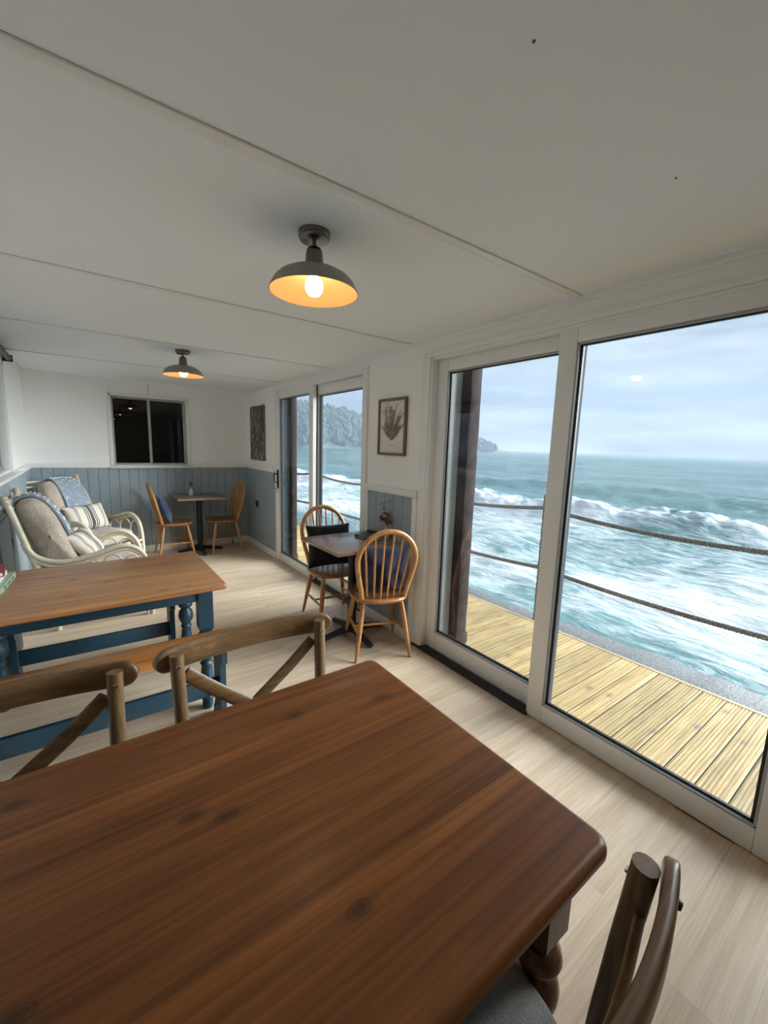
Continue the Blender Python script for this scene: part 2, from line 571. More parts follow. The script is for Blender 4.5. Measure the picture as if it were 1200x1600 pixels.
M['sage'] = plain('sage_ink', (0.27, 0.265, 0.19), 0.8, var=0.25, nscale=60)
M['umber'] = plain('umber_ink', (0.37, 0.27, 0.16), 0.8, var=0.25, nscale=60)
M['slate_ink'] = plain('slate_ink', (0.27, 0.26, 0.26), 0.8, var=0.2, nscale=60)
M['ceramic'] = plain('pale_ceramic', (0.55, 0.52, 0.50), 0.4, var=0.06)
M['dried_red'] = plain('dried_russet_petal', (0.26, 0.075, 0.03), 0.8, var=0.3, nscale=50)
M['dried_pale'] = plain('dried_pale_stem', (0.42, 0.33, 0.29), 0.85, var=0.2, nscale=50)
M['leaf'] = plain('dry_green_leaf', (0.13, 0.15, 0.09), 0.7, var=0.3, nscale=50)
M['screw'] = plain('screw_head', (0.10, 0.10, 0.10), 0.5)
M['black_plastic'] = plain('black_plastic', (0.015, 0.015, 0.017), 0.4)
M['dark_cabinet'] = plain('dark_grey_paint', (0.055, 0.062, 0.062), 0.5)
M['deck'] = wood('softwood_decking', (0.42, 0.265, 0.105), (0.58, 0.41, 0.18), (0.69, 0.52, 0.255), axis=0, rough=0.55, tone=0.19, across=22, knots=1.0,
                 knot_col=(0.24, 0.17, 0.11), bump=0.2)
M['deck_trim'] = wood('softwood_edge', (0.33, 0.24, 0.12), (0.43, 0.33, 0.17), (0.50, 0.40, 0.22), axis=1, rough=0.55, tone=0.1, across=22)
M['gap_shade'] = plain('deck_gap_shade', (0.035, 0.026, 0.016), 0.8)  # near-black colour puts the shade of the board gaps into the material
M['concrete'] = plain('wet_pebbled_concrete', (0.125, 0.13, 0.128), 0.55, var=0.45, nscale=45, bump=0.9, bscale=70)
M['pier_brown'] = plain('dark_brown_post', (0.045, 0.033, 0.031), 0.85, spec=0.15, var=0.35, nscale=14, bump=0.5, bscale=50)
M['rope'] = plain('weathered_rope', (0.16, 0.15, 0.135), 0.9, var=0.5, nscale=90)
M['post'] = plain('weathered_post', (0.15, 0.14, 0.125), 0.85, var=0.5, nscale=60, bump=0.8, bscale=80)
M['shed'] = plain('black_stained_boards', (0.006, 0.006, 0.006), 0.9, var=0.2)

# ------------------------------------------------------------------ the room shell
XL, XR, YF, YB, ZC = -0.52, 1.93, -2.2, 6.12, 2.185
XO = 2.06                                   # outer face of the sea-side wall
D1 = (-0.22, 2.15, 2.062)                    # near sliding door: y0, y1, top
D2 = (2.965, 4.91, 2.085)                   # far sliding door

floor = struct(MB().box(XL-0.1, XO+0.02, YF-0.1, YB+0.1, -0.14, -0.010).build('floor', M['floor'], smooth=False))
# laminate boards run across the room
pw, plen = 0.192, 1.29
board_me = MB().box(0, plen-0.0003, 0, pw-0.0003, -0.012, 0.0).mesh('floor_plank', smooth=False)
board_me.materials.append(M['floor'])
row = 0
y = YF
while y < YB:
    x = XL - ((row*0.47) % 1.0)*plen
    while x < XR:
        a, b_ = max(x, XL), min(x+plen, XR)
        if b_-a > 0.03:
            d = min(pw, YB-y)
            if a == x and b_ == x+plen and d == pw:
                inst('floor_plank', board_me, floor, (x, y, 0))
            else:
                MB().box(0, b_-a-0.0003, 0, d-0.0003, -0.012, 0.0).build('floor_plank', M['floor'], floor, (a, y, 0), smooth=False)
        x += plen
    y += pw
    row += 1

ceiling = struct(MB().box(XL-0.1, XO+0.25, YF-0.1, YB+0.1, ZC, ZC+0.12).build('ceiling', M['ceiling'], smooth=False))
strip_me = MB().box(XL, XR, -0.021, 0.021, ZC-0.007, ZC).mesh('ceiling_batten', bevel=0.003)
strip_me.materials.append(M['trim'])
for yy in (-1.326, -0.09, 1.146, 2.382, 3.612, 4.842):
    inst('ceiling_batten', strip_me, ceiling, (0, yy, 0))
for sx, sy in ((0.70, 0.551), (1.313, 0.542)):
    MB().lathe([(0.0, -0.002), (0.0025, -0.002), (0.0035, 0.0)], 12, (sx, sy, ZC)).build('screw_head', M['screw'], ceiling)

# back wall with the window opening
WX0, WX1, WZ0, WZ1 = 0.275, 1.155, 1.125, 2.005
wb = MB()
wb.box(XL-0.1, WX0, YB, YB+0.1, 0, ZC).box(WX1, XO, YB, YB+0.1, 0, ZC).box(WX0, WX1, YB, YB+0.1, 0, WZ0).box(WX0, WX1, YB, YB+0.1, WZ1, ZC)
wall_back = struct(wb.build('wall_back', M['wall'], smooth=False))
# left wall with its window opening
LY0, LY1, LZ0, LZ1 = 3.45, 4.74, 1.165, 2.04
wlm = MB()
wlm.box(XL-0.1, XL, YF, LY0, 0, ZC).box(XL-0.1, XL, LY1, YB, 0, ZC).box(XL-0.1, XL, LY0, LY1, 0, LZ0).box(XL-0.1, XL, LY0, LY1, LZ1, ZC)
wall_left = struct(wlm.build('wall_left', M['wall'], smooth=False))
wall_front = struct(MB().box(XL-0.1, XO, YF-0.1, YF, 0, ZC).build('wall_front', M['wall'], smooth=False))
wr = MB()
wr.box(XR, XO, YF, D1[0], 0, ZC).box(XR, XO, D1[1], D2[0], 0, ZC).box(XR, XO, D2[1], YB, 0, ZC)
wr.box(XR, XO, D1[0], D1[1], D1[2], ZC).box(XR, XO, D2[0], D2[1], D2[2], ZC)
wall_right = struct(wr.build('wall_right', M['wall'], smooth=False))

# tongue-and-groove boards of the wainscot, each one a board
BW = 0.1075
RAIL_Z = 1.105


def board_run(wall, p0, p1, fixed, axis, sign, z0=0.075, z1=RAIL_Z):
    """boards along axis from p0 to p1 on the plane fixed; sign: which way they stand proud"""
    n = max(1, round((p1-p0)/BW))
    w = (p1-p0)/n
    if axis == 'x':
        me = MB().box(0.001, w-0.001, 0, 0.011*sign, z0, z1).mesh('wall_board', bevel=0.0035, seg=1)
    else:
        me = MB().box(0, 0.011*sign, 0.001, w-0.001, z0, z1).mesh('wall_board', bevel=0.0035, seg=1)
    me.materials.append(M['board'])
    for k in range(n):
        loc = (p0+k*w, fixed, 0) if axis == 'x' else (fixed, p0+k*w, 0)
        inst('wall_board', me, wall, loc)


board_run(wall_back, XL, XR, YB, 'x', -1)
board_run(wall_left, YF, YB-0.011, XL, 'y', 1)
board_run(wall_right, 4.985, YB-0.011, XR, 'y', -1)
board_run(wall_right, 2.285, 2.865, XR, 'y', -1, z1=1.105)
board_run(wall_right, YF, -0.31, XR, 'y', -1)

# baseboards, dado rails, cornice, architraves
struct(MB().box(XL, XR, YB-0.022, YB, 0, 0.085).build('baseboard_back', M['trim'], bevel=0.004))
struct(MB().box(XL, XL+0.022, YF, YB-0.022, 0, 0.085).build('baseboard_left', M['trim'], bevel=0.004))
struct(MB().box(XR-0.022, XR, 4.985, YB-0.022, 0, 0.085).box(XR-0.022, XR, 2.285, 2.865, 0, 0.085)
       .box(XR-0.022, XR, YF, -0.305, 0, 0.085).build('baseboard_right', M['trim'], bevel=0.004))
t = MB()
t.box(XL, WX0-0.03, YB-0.03, YB, RAIL_Z, RAIL_Z+0.055).box(WX1+0.05, XR, YB-0.03, YB, RAIL_Z, RAIL_Z+0.055)
struct(t.build('trim_1', M['trim'], bevel=0.006))
t = MB().box(XL, XL+0.03, LY1+0.085, YB-0.03, RAIL_Z, RAIL_Z+0.055).box(XL, XL+0.03, YF, LY0-0.085, RAIL_Z, RAIL_Z+0.055)
struct(t.build('trim_2', M['trim'], bevel=0.006))
t = MB().box(XR-0.03, XR, 4.985, YB-0.03, RAIL_Z, RAIL_Z+0.055).box(XR-0.03, XR, 2.23, 2.912, RAIL_Z, RAIL_Z+0.05)
t.box(XR-0.02, XR, 2.232, 2.285, 0, RAIL_Z).box(XR-0.02, XR, 2.865, 2.908, 0, RAIL_Z)
struct(t.build('trim_3', M['trim'], bevel=0.005))
t = MB()
t.box(XR-0.016, XR, YF, YB, ZC-0.032, ZC)
t.box(XL, XL+0.02, YF, YB, ZC-0.03, ZC)
struct(t.build('trim_4', M['trim'], bevel=0.006))


def architrave(name, y0, y1, top, w=0.078):
    m = MB()
    for a, b_ in ((y0-w, y0-0.0), (y1, y1+w)):
        m.box(XR-0.018, XR+0.01, a, b_, 0, top+0.012)
    m.box(XR-0.018, XR+0.01, y0-w, y1+w, top, top+0.035)
    return struct(m.build(name, M['trim'], bevel=0.005))


architrave('trim_5', D1[0], D1[1], D1[2])
architrave('trim_6', D2[0]+0.02, D2[1]-0.02, D2[2], 0.07)

# ------------------------------------------------------------------ sliding doors


def sash(parent, x0, x1, y0, y1, z0, z1, sl, sr, sb, st, name='sash'):
    """one glazed panel; sl/sr are the stile widths at y1 and y0, sb/st the rails"""
    fr = MB()
    fr.box(x0, x1, y0, y0+sr, z0, z1).box(x0, x1, y1-sl, y1, z0, z1)
    fr.box(x0, x1, y0+sr, y1-sl, z0, z0+sb).box(x0, x1, y0+sr, y1-sl, z1-st, z1)
    f = fr.build(name, M['upvc'], parent, bevel=0.004)
    og = MB()
    xo = x1+0.0005
    xq = (x0+x1)/2+0.009
    og.box(xq, xo, y0-0.0005, y0+sr+0.004, z0, z1).box(xq, xo, y1-sl-0.004, y1+0.0005, z0, z1)
    og.box(xq, xo, y0+sr, y1-sl, z0, z0+sb+0.004).box(xq, xo, y0+sr, y1-sl, z1-st-0.004, z1)
    if x0 > XR+0.04:
        og.box(x0+0.010, xo, y0-0.0008, y0+0.004, z0, z1).box(x0+0.010, xo, y1-0.004, y1+0.0008, z0, z1)
    og.build('outer_profile', M['grey_profile'], f, bevel=0.002, seg=1)
    gy0, gy1, gz0, gz1 = y0+sr, y1-sl, z0+sb, z1-st
    xm = (x0+x1)/2
    # glazing beads slope in from the frame, then a black gasket
    bd = MB()
    bd.box(x0+0.006, xm-0.006, gy0, gy0+0.010, gz0, gz1).box(x0+0.006, xm-0.006, gy1-0.010, gy1, gz0, gz1)
    bd.box(x0+0.006, xm-0.006, gy0, gy1, gz0, gz0+0.010).box(x0+0.006, xm-0.006, gy0, gy1, gz1-0.010, gz1)
    bd.build('glazing_bead', M['bead'], f, bevel=0.002)
    gk = MB()
    for a, b_ in ((gy0, gy0+0.022), (gy1-0.022, gy1)):
        gk.box(xm-0.006, xm+0.008, a, b_, gz0, gz1)
    gk.box(xm-0.006, xm+0.008, gy0, gy1, gz0, gz0+0.020).box(xm-0.006, xm+0.008, gy0, gy1, gz1-0.016, gz1)
    gk.build('gasket', M['gasket'], f)
    MB().box(xm-0.003, xm+0.003, gy0+0.004, gy1-0.004, gz0+0.004, gz1-0.004).build('glass_pane', M['glass'], f, smooth=False)
    return f


# near door: right-hand panel sits inside, left-hand panel slides behind it
door_1 = struct(MB().box(XR-0.012, XR+0.050, D1[1]-0.018, D1[1], 0.012, D1[2]).box(XR-0.012, XR+0.050, D1[0], D1[0]+0.018, 0.012, D1[2])
                .box(XR-0.012, XR+0.102, D1[0], D1[1], D1[2]-0.016, D1[2]).box(XR+0.04, XO+0.02, D1[0], D1[1], -0.01, 0.012)
                .build('door_1', M['upvc'], bevel=0.003))
MB().box(XR+0.050, XO+0.02, D1[1]-0.018, D1[1], 0.012, D1[2]-0.016).box(XR+0.050, XO+0.02, D1[0], D1[0]+0.018, 0.012, D1[2]-0.016)\
    .box(XR+0.102, XO+0.02, D1[0]+0.018, D1[1]-0.018, D1[2]-0.016, D1[2]).build('outer_frame', M['grey_profile'], door_1, bevel=0.002)
MB().box(XR-0.025, XR+0.045, 1.215, D1[1]+0.07, 0.0, 0.016).box(XR-0.005, XR+0.005, 1.215, D1[1], 0.016, 0.022).build('track', M['gasket'], door_1, bevel=0.003)
sash(door_1, XR-0.008, XR+0.046, 0.142, 1.224, 0.004, 2.058, 0.092, 0.100, 0.098, 0.080, 'fixed_panel')
sash(door_1, XR+0.046, XR+0.10, D1[0]+0.012, 0.226, 0.018, 2.046, 0.080, 0.094, 0.120, 0.076, 'sliding_panel')  # extra glazed panel, added out of view to let daylight onto the foreground
sash(door_1, XR+0.046, XR+0.10, 1.14, D1[1]-0.006, 0.018, 2.046, 0.094, 0.080, 0.120, 0.076, 'sliding_panel')

# far door: far panel inside with the handle, near panel behind
door_2 = struct(MB().box(XR-0.012, XR+0.050, D2[1]-0.018, D2[1], 0.012, D2[2]).box(XR-0.012, XR+0.050, D2[0], D2[0]+0.018, 0.012, D2[2])
                .box(XR-0.012, XR+0.102, D2[0], D2[1], D2[2]-0.016, D2[2]).box(XR+0.04, XO+0.02, D2[0], D2[1], -0.01, 0.012)
                .build('door_2', M['upvc'], bevel=0.003))
MB().box(XR+0.050, XO+0.02, D2[1]-0.018, D2[1], 0.012, D2[2]-0.016).box(XR+0.050, XO+0.02, D2[0], D2[0]+0.018, 0.012, D2[2]-0.016)\
    .box(XR+0.102, XO+0.02, D2[0]+0.018, D2[1]-0.018, D2[2]-0.016, D2[2]).build('outer_frame', M['grey_profile'], door_2, bevel=0.002)
MB().box(XR-0.025, XR+0.045, D2[0]-0.03, 3.93, 0.0, 0.016).box(XR-0.005, XR+0.005, D2[0], 3.93, 0.016, 0.022).build('track', M['gasket'], door_2, bevel=0.003)
sash(door_2, XR-0.008, XR+0.046, 3.925, D2[1]-0.006, 0.004, 2.08, 0.062, 0.095, 0.10, 0.085, 'sliding_panel')
sash(door_2, XR+0.046, XR+0.10, D2[0]+0.012, 4.0, 0.018, 2.06, 0.085, 0.085, 0.12, 0.09, 'fixed_panel')
# lever handle and the bunch of keys
h = MB().box(1.905, 1.922, 4.856, 4.892, 0.92, 1.15).build('handle_plate', M['black_plastic'], door_2, bevel=0.004)
MB().tube([(1.915, 4.874, 1.10), (1.875, 4.874, 1.10), (1.87, 4.874, 1.085), (1.87, 4.874, 1.00), (1.915, 4.874, 0.99)], 0.011, 8).build('pull_handle', M['black_plastic'], h)
h2 = MB().box(1.978, 1.99, 4.862, 4.886, 0.95, 1.15).build('outer_handle_plate', M['black_plastic'], door_2, bevel=0.003)
MB().tube([(1.985, 4.85, 1.12), (2.03, 4.83, 1.12), (2.03, 4.83, 0.98), (1.985, 4.85, 0.98)], 0.008, 8).build('outer_pull_handle', M['black_plastic'], h2)
keys = thing('key_bunch', 'small bunch of silver keys hanging from the lock of the far sliding door', 'keys', (1.895, 4.874, 0.945))
MB().tube([(0.0, 0.018*math.cos(a), -0.012+0.018*math.sin(a)) for a in [2*PI*k/14 for k in range(14)]], 0.0016, 6, closed=True).build('key_ring', M['steel'], keys)
for k, (dy, an) in enumerate(((-0.012, 0.25), (0.012, -0.3), (0.0, 0.05))):
    Mx = Matrix.Translation((0.004*k-0.004, dy, -0.03)) @ Matrix.Rotation(an, 4, 'X')
    km = MB()
    km.prism([(0.011*math.cos(2*PI*i/10), 0.011*math.sin(2*PI*i/10)) for i in range(10)], -0.001, 0.001, Mx @ Matrix.Rotation(PI/2, 4, 'Y'))
    km.box(-0.001, 0.001, -0.0035, 0.0035, -0.05, -0.009, Mx)
    km.build('key', M['steel'], keys)

# ------------------------------------------------------------------ back window
win1 = struct(MB().box(WX0, WX0+0.022, YB-0.01, YB+0.09, WZ0, WZ1).box(WX1-0.022, WX1, YB-0.01, YB+0.09, WZ0, WZ1)
              .box(WX0, WX1, YB-0.01, YB+0.09, WZ1-0.022, WZ1).box(WX0, WX1, YB-0.01, YB+0.09, WZ0, WZ0+0.018).build('window_1', M['trim'], bevel=0.003))
xm_ = 0.705
for k, (a, b_, yy) in enumerate(((WX0+0.022, xm_+0.016, YB+0.045), (xm_-0.016, WX1-0.022, YB+0.062))):
    fr = MB()
    z0, z1 = WZ0+0.018, WZ1-0.022
    fr.box(a, a+0.022, yy, yy+0.014, z0, z1).box(b_-0.030, b_, yy, yy+0.014, z0, z1)
    fr.box(a+0.022, b_-0.030, yy, yy+0.014, z0, z0+0.022).box(a+0.022, b_-0.030, yy, yy+0.014, z1-0.024, z1)
    f = fr.build('sash_frame', M['alu'], win1, bevel=0.002)
    MB().box(a+0.01, b_-0.01, yy+0.005, yy+0.009, z0+0.01, z1-0.01).build('glass_pane', M['glass'], f, smooth=False)
MB().box(WX0+0.001, WX0+0.018, YB+0.02, YB+0.03, 1.45, 1.58).build('catch', M['alu'], win1, bevel=0.002)
MB().box(WX0-0.03, WX1+0.05, YB-0.055, YB+0.02, WZ0-0.022, WZ0).build('window_sill', M['trim'], win1, bevel=0.005)
MB().box(WX0-0.016, WX0, YB-0.012, YB, WZ0, WZ1+0.016).box(WX1, WX1+0.016, YB-0.012, YB, WZ0, WZ1+0.016).box(WX0, WX1, YB-0.012, YB, WZ1, WZ1+0.016)\
    .build('casing', M['trim'], win1, bevel=0.003)
# unlit lean-to behind that window
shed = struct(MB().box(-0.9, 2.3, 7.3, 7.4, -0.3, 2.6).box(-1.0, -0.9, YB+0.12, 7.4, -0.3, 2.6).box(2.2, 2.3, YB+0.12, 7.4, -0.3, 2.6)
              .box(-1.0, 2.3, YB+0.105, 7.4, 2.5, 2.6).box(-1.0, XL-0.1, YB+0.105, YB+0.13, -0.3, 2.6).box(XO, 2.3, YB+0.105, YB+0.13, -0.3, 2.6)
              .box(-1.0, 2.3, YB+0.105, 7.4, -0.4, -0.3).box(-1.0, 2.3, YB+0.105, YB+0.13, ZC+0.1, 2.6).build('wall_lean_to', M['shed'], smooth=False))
tag(MB().tube([(0.705, YB-0.003, 2.03), (0.704, YB-0.003, 2.10), (0.706, YB-0.003, 2.168)], 0.003, 6).build('cable', M['alu']),
    'thin grey cable running up the white wall above the back window', 'cable')

# left window and its blind
win2 = struct(MB().box(XL-0.09, XL+0.006, LY1-0.02, LY1, LZ0, LZ1).box(XL-0.09, XL+0.006, LY0, LY0+0.02, LZ0, LZ1)
              .box(XL-0.09, XL+0.006, LY0, LY1, LZ1-0.02, LZ1).box(XL-0.09, XL+0.006, LY0, LY1, LZ0, LZ0+0.015).build('window_2', M['trim'], bevel=0.003))
MB().box(XL-0.0, XL+0.016, LY1, LY1+0.05, LZ0-0.03, LZ1+0.05).box(XL, XL+0.016, LY0-0.05, LY0, LZ0-0.03, LZ1+0.05).box(XL, XL+0.016, LY0-0.05, LY1+0.05, LZ1, LZ1+0.05)\
    .build('casing', M['trim'], win2, bevel=0.004)
MB().box(XL, XL+0.065, LY0-0.06, LY1+0.085, LZ0-0.035, LZ0-0.008).build('window_sill', M['trim'], win2, bevel=0.004)
for k in range(2):
    a = LY0+0.02+k*(LY1-LY0-0.04)/2
    b_ = a+(LY1-LY0-0.04)/2
    xx = XL-0.05-0.014*k
    f = MB().box(xx, xx+0.014, a, a+0.03, LZ0+0.015, LZ1-0.02).box(xx, xx+0.014, b_-0.03, b_, LZ0+0.015, LZ1-0.02)\
        .box(xx, xx+0.014, a, b_, LZ0+0.015, LZ0+0.04).box(xx, xx+0.014, a, b_, LZ1-0.045, LZ1-0.02).build('sash_frame', M['alu'], win2, bevel=0.002)
    MB().box(xx+0.005, xx+0.009, a+0.01, b_-0.01, LZ0+0.02, LZ1-0.03).build('glass_pane', M['glass'], f, smooth=False)
blind = thing('roller_blind', 'dark rolled-up blind on brackets above the window of the left wall', 'blind', (XL, 0, 0))
MB().tube([(0.04, LY0-0.05, 2.125), (0.04, 4.93, 2.125)], 0.024, 16).build('roll', M['dark_cabinet'], blind)
for yy in (LY0-0.06, 4.935):
    MB().box(0.0, 0.068, yy, yy+0.012, 2.095, 2.152).build('bracket', M['black_plastic'], blind, bevel=0.003)

# ------------------------------------------------------------------ ceiling lamps


def make_lamp(label, loc):
    t = thing('ceiling_lamp', label, 'lamp', loc, 0, 'ceiling lamps in a row')
    # origin on the ceiling, everything hangs below
    MB().lathe([(0.0, -0.030), (0.030, -0.030), (0.049, -0.027), (0.052, -0.022), (0.052, -0.017), (0.055, -0.015), (0.055, 0.0)], 36).build('ceiling_rose', M['nickel'], t)
    MB().lathe([(0.007, -0.029), (0.007, -0.052), (0.012, -0.054)], 14).build('stem', M['nickel'], t)
    MB().lathe([(0.006, -0.046), (0.020, -0.050), (0.027, -0.058), (0.029, -0.068), (0.033, -0.116), (0.035, -0.119)], 28).build('lamp_holder', M['nickel'], t)
    out = [(0.032, -0.112), (0.05, -0.117), (0.080, -0.123), (0.108, -0.132), (0.134, -0.145), (0.152, -0.161), (0.163, -0.178), (0.168, -0.190), (0.1715, -0.192), (0.1715, -0.196)]
    inn = [(0.169, -0.196), (0.166, -0.191), (0.160, -0.179), (0.149, -0.163), (0.131, -0.148), (0.106, -0.135), (0.078, -0.126), (0.05, -0.120), (0.03, -0.116)]
    out = [(r_*0.905 if r_ > 0.04 else r_, z_) for r_, z_ in out]
    inn = [(r_*0.905 if r_ > 0.04 else r_, z_) for r_, z_ in inn]
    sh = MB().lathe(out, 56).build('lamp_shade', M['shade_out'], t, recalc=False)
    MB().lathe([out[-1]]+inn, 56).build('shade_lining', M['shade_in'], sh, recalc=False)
    MB().lathe([(0.013, -0.112), (0.013, -0.136), (0.017, -0.143), (0.028, -0.158), (0.032, -0.174), (0.028, -0.190), (0.018, -0.203), (0.0, -0.207)], 20).build('bulb', M['bulb'], t)
    return t


make_lamp('pewter dome ceiling lamp, the larger and nearer one, above the tables', (0.694, 1.412, ZC))
make_lamp('pewter dome ceiling lamp farther back, in front of the far window', (0.700, 3.805, ZC))
make_lamp('pewter dome ceiling lamp behind the viewer, nearest the front wall', (0.694, -0.98, ZC))

# ------------------------------------------------------------------ big dark table
TZ = 0.762


def turned_leg(mb, x, y, top, block, w, prof, n=20):
    """square block then turned shaft; prof = [(r, z)] from the block down"""
    h = w/2
    mb.box(x-h, x+h, y-h, y+h, block+0.030, top)
    q = h*0.62
    mb.add([(x-q, y-q, block-0.002), (x+q, y-q, block-0.002), (x+q, y+q, block-0.002), (x-q, y+q, block-0.002),
            (x-h, y-h, block+0.030), (x+h, y-h, block+0.030), (x+h, y+h, block+0.030), (x-h, y+h, block+0.030)],
           [(0, 3, 2, 1), (4, 5, 6, 7), (0, 1, 5, 4), (1, 2, 6, 5), (2, 3, 7, 6), (3, 0, 4, 7)])
    mb.lathe(prof, n, (x, y, 0), close=True)


def farmhouse_leg_profile(block, r):
    z = block
    return [(r*0.72, z), (r*0.95, z-0.012), (r*1.05, z-0.028), (r*0.95, z-0.044), (r*0.66, z-0.054), (r*0.66, z-0.062),
            (r*0.92, z-0.075), (r*1.06, z-0.10), (r*1.02, z-0.125), (r*0.74, z-0.15), (r*0.62, z-0.165), (r*0.80, z-0.178), (r*0.62, z-0.19),
            (r*0.70, z-0.22), (r*0.86, z-0.28), (r*0.80, z-0.33), (r*0.6, z-0.37), (r*0.58, 0.085), (r*0.78, 0.072), (r*0.80, 0.06), (r*0.62, 0.045),
            (r*0.70, 0.03), (r*0.55, 0.0)]


tb = thing('dining_table', 'large dark brown polished pine table with turned legs, in the foreground', 'table', (0, 0, 0))
X0, X1, Y0, Y1 = -0.505, 0.743, 0.268, 1.058
def bullnose_top(x0, x1, y0, y1, z, th, r, edge, name, mat, parent):
    m = MB()
    steps = 7
    rings = []
    for k in range(steps+1):
        a = PI/2*k/steps
        rings.append((edge*(1-math.sin(a)), z-edge*(1-math.cos(a))))
    outl = []
    for ins, zz in rings:
        outl.append((ins, zz))
    outl.append((0.0, z-th+edge*0.6))
    outl.append((edge*0.5, z-th))
    outl = [(edge, z)] + outl[1:]
    loops = []
    for ins, zz in outl:
        loops.append([(px_, py_, zz) for px_, py_ in round_rect(x0+ins, x1-ins, y0+ins, y1-ins, max(r-ins, 0.004), 8)])
    n = len(loops[0])
    vs = [p for lp in loops for p in lp]
    fs = [tuple(range(n))]
    for i in range(len(loops)-1):
        for k in range(n):
            fs.append((i*n+k, (i+1)*n+k, (i+1)*n+(k+1) % n, i*n+(k+1) % n))
    fs.append(tuple(reversed([(len(loops)-1)*n+k for k in range(n)])))
    m.add(vs, fs)
    return m.build(name, mat, parent, angle=50)


bullnose_top(X0, X1, Y0, Y1, TZ, 0.036, 0.034, 0.016, 'tabletop', M['table_dark'], tb)
for sx in (-0.44, 0.664):
    for sy in (0.348, 0.978):
        m = MB()
        turned_leg(m, sx, sy, TZ-0.036, 0.515, 0.072, farmhouse_leg_profile(0.515, 0.044), 24)
        m.build('leg', M['table_leg_dark'], tb, bevel=0.0, angle=45)
for yy in (0.322, 0.982):
    MB().box(-0.404, 0.628, yy, yy+0.022, TZ-0.136, TZ-0.036).build('apron', M['table_leg_dark'], tb, bevel=0.003)
for xx in (-0.46, 0.668):
    MB().box(xx, xx+0.022, 0.384, 0.942, TZ-0.136, TZ-0.036).build('apron', M['table_leg_dark'], tb, bevel=0.003)

# ------------------------------------------------------------------ blue pine table and its benches
BZ = 0.742
bt = thing('farmhouse_table', 'honey pine table with navy blue painted base and turned legs', 'table')
bullnose_top(-0.505, 0.553, 2.112, 2.885, BZ, 0.030, 0.016, 0.010, 'tabletop', M['pine_top'], bt)
for sx in (-0.44, 0.468):
    for sy in (2.252, 2.81):
        m = MB()
        turned_leg(m, sx, sy, BZ-0.030, 0.445, 0.072, farmhouse_leg_profile(0.445, 0.042), 20)
        m.build('leg', M['blue'], bt, angle=45)
for yy in (2.226, 2.80):
    MB().box(-0.404, 0.432, yy, yy+0.022, 0.630, BZ-0.030).build('apron', M['blue'], bt, bevel=0.003)
for xx in (-0.46, 0.472):
    MB().box(xx, xx+0.022, 2.288, 2.774, 0.630, BZ-0.030).build('apron', M['blue'], bt, bevel=0.003)


def make_bench(label, y, xr, xl):
    t = thing('bench', label, 'bench', (0, y, 0), 0, 'pine and blue benches at the blue table')
    hw = 0.108
    MB().box(xl, xr, -hw, hw, 0.438, 0.468).build('bench_seat', M['pine_bench'], t, bevel=0.007)
    for xx in (xr-0.115, xl+0.085):
        m = MB()
        out = [(-0.098, 0.438), (-0.098, 0.375), (-0.088, 0.36), (-0.064, 0.352), (-0.062, 0.10), (-0.075, 0.07), (-0.098, 0.045), (-0.098, 0.0), (-0.05, 0.0),
               (-0.02, 0.035), (0.02, 0.035), (0.05, 0.0), (0.098, 0.0), (0.098, 0.045), (0.075, 0.07), (0.062, 0.10), (0.064, 0.352), (0.088, 0.36), (0.098, 0.375), (0.098, 0.438)]
        Mx = Matrix.Translation((xx, 0, 0)) @ Matrix(((0, 0, 1, 0), (1, 0, 0, 0), (0, 1, 0, 0), (0, 0, 0, 1)))
        m.prism(out, 0.0, 0.030, Mx)
        m.build('leg', M['blue'], t, bevel=0.002, seg=1)
    MB().box(xl+0.115, xr-0.115, -0.012, 0.012, 0.165, 0.255).build('stretcher', M['blue'], t, bevel=0.003)
    return t


make_bench('pine bench with navy base in front of the blue table, seat in full view', 2.090, 0.597, -0.50)
make_bench('navy based pine bench pushed under the far side of the blue table', 2.955, 0.50, -0.49)

# books at the left of the blue table
def book(name, label, w, d, h, loc, rz, cover, page, group):
    t = thing(name, label, 'book', loc, rz, group)
    # spine along +x side
    MB().box(-w/2, w/2-0.002, -d/2+0.003, d/2-0.003, 0.0025, h-0.0025).build('pages', page, t, bevel=0.001, seg=1)
    m = MB()
    m.box(-w/2-0.002, w/2, -d/2, d/2, 0, 0.0025).box(-w/2-0.002, w/2, -d/2, d/2, h-0.0025, h).box(w/2-0.003, w/2+0.001, -d/2, d/2, 0, h)
    m.build('cover', cover, t, bevel=0.0008, seg=1)
    return t


M['book_green'] = plain('pale_green_cover', (0.34, 0.45, 0.35), 0.45, var=0.1, nscale=20)
M['book_white'] = plain('white_cover', (0.68, 0.68, 0.66), 0.45)
M['book_red'] = plain('dark_red_cover', (0.30, 0.035, 0.035), 0.45, var=0.2, nscale=20)
M['book_navy'] = plain('navy_cover', (0.018, 0.022, 0.07), 0.35)
M['book_black'] = plain('black_cover', (0.012, 0.012, 0.014), 0.4)
M['ink_green'] = plain('green_spine_print', (0.06, 0.14, 0.09), 0.6)
bA = book('book', 'pale green hardback at the bottom of the pile on the blue table', 0.21, 0.30, 0.028, (-0.445, 2.62, BZ), math.radians(-4), M['book_green'], M['paper'], 'books on the blue table')
for k, (a, b_) in enumerate(((-0.10, -0.055), (-0.03, 0.03), (0.06, 0.10))):
    MB().box(0.1058, 0.1066, a, b_, 0.008, 0.020).build('spine_print', M['ink_green'], bA)
book('book', 'white hardback in the middle of the pile on the blue table', 0.17, 0.24, 0.020, (-0.447, 2.615, BZ+0.0285), math.radians(-2), M['book_white'], M['paper'], 'books on the blue table')
book('book', 'dark red book on top of the pile on the blue table', 0.16, 0.17, 0.022, (-0.438, 2.675, BZ+0.0490), math.radians(5), M['book_red'], M['paper'], 'books on the blue table')

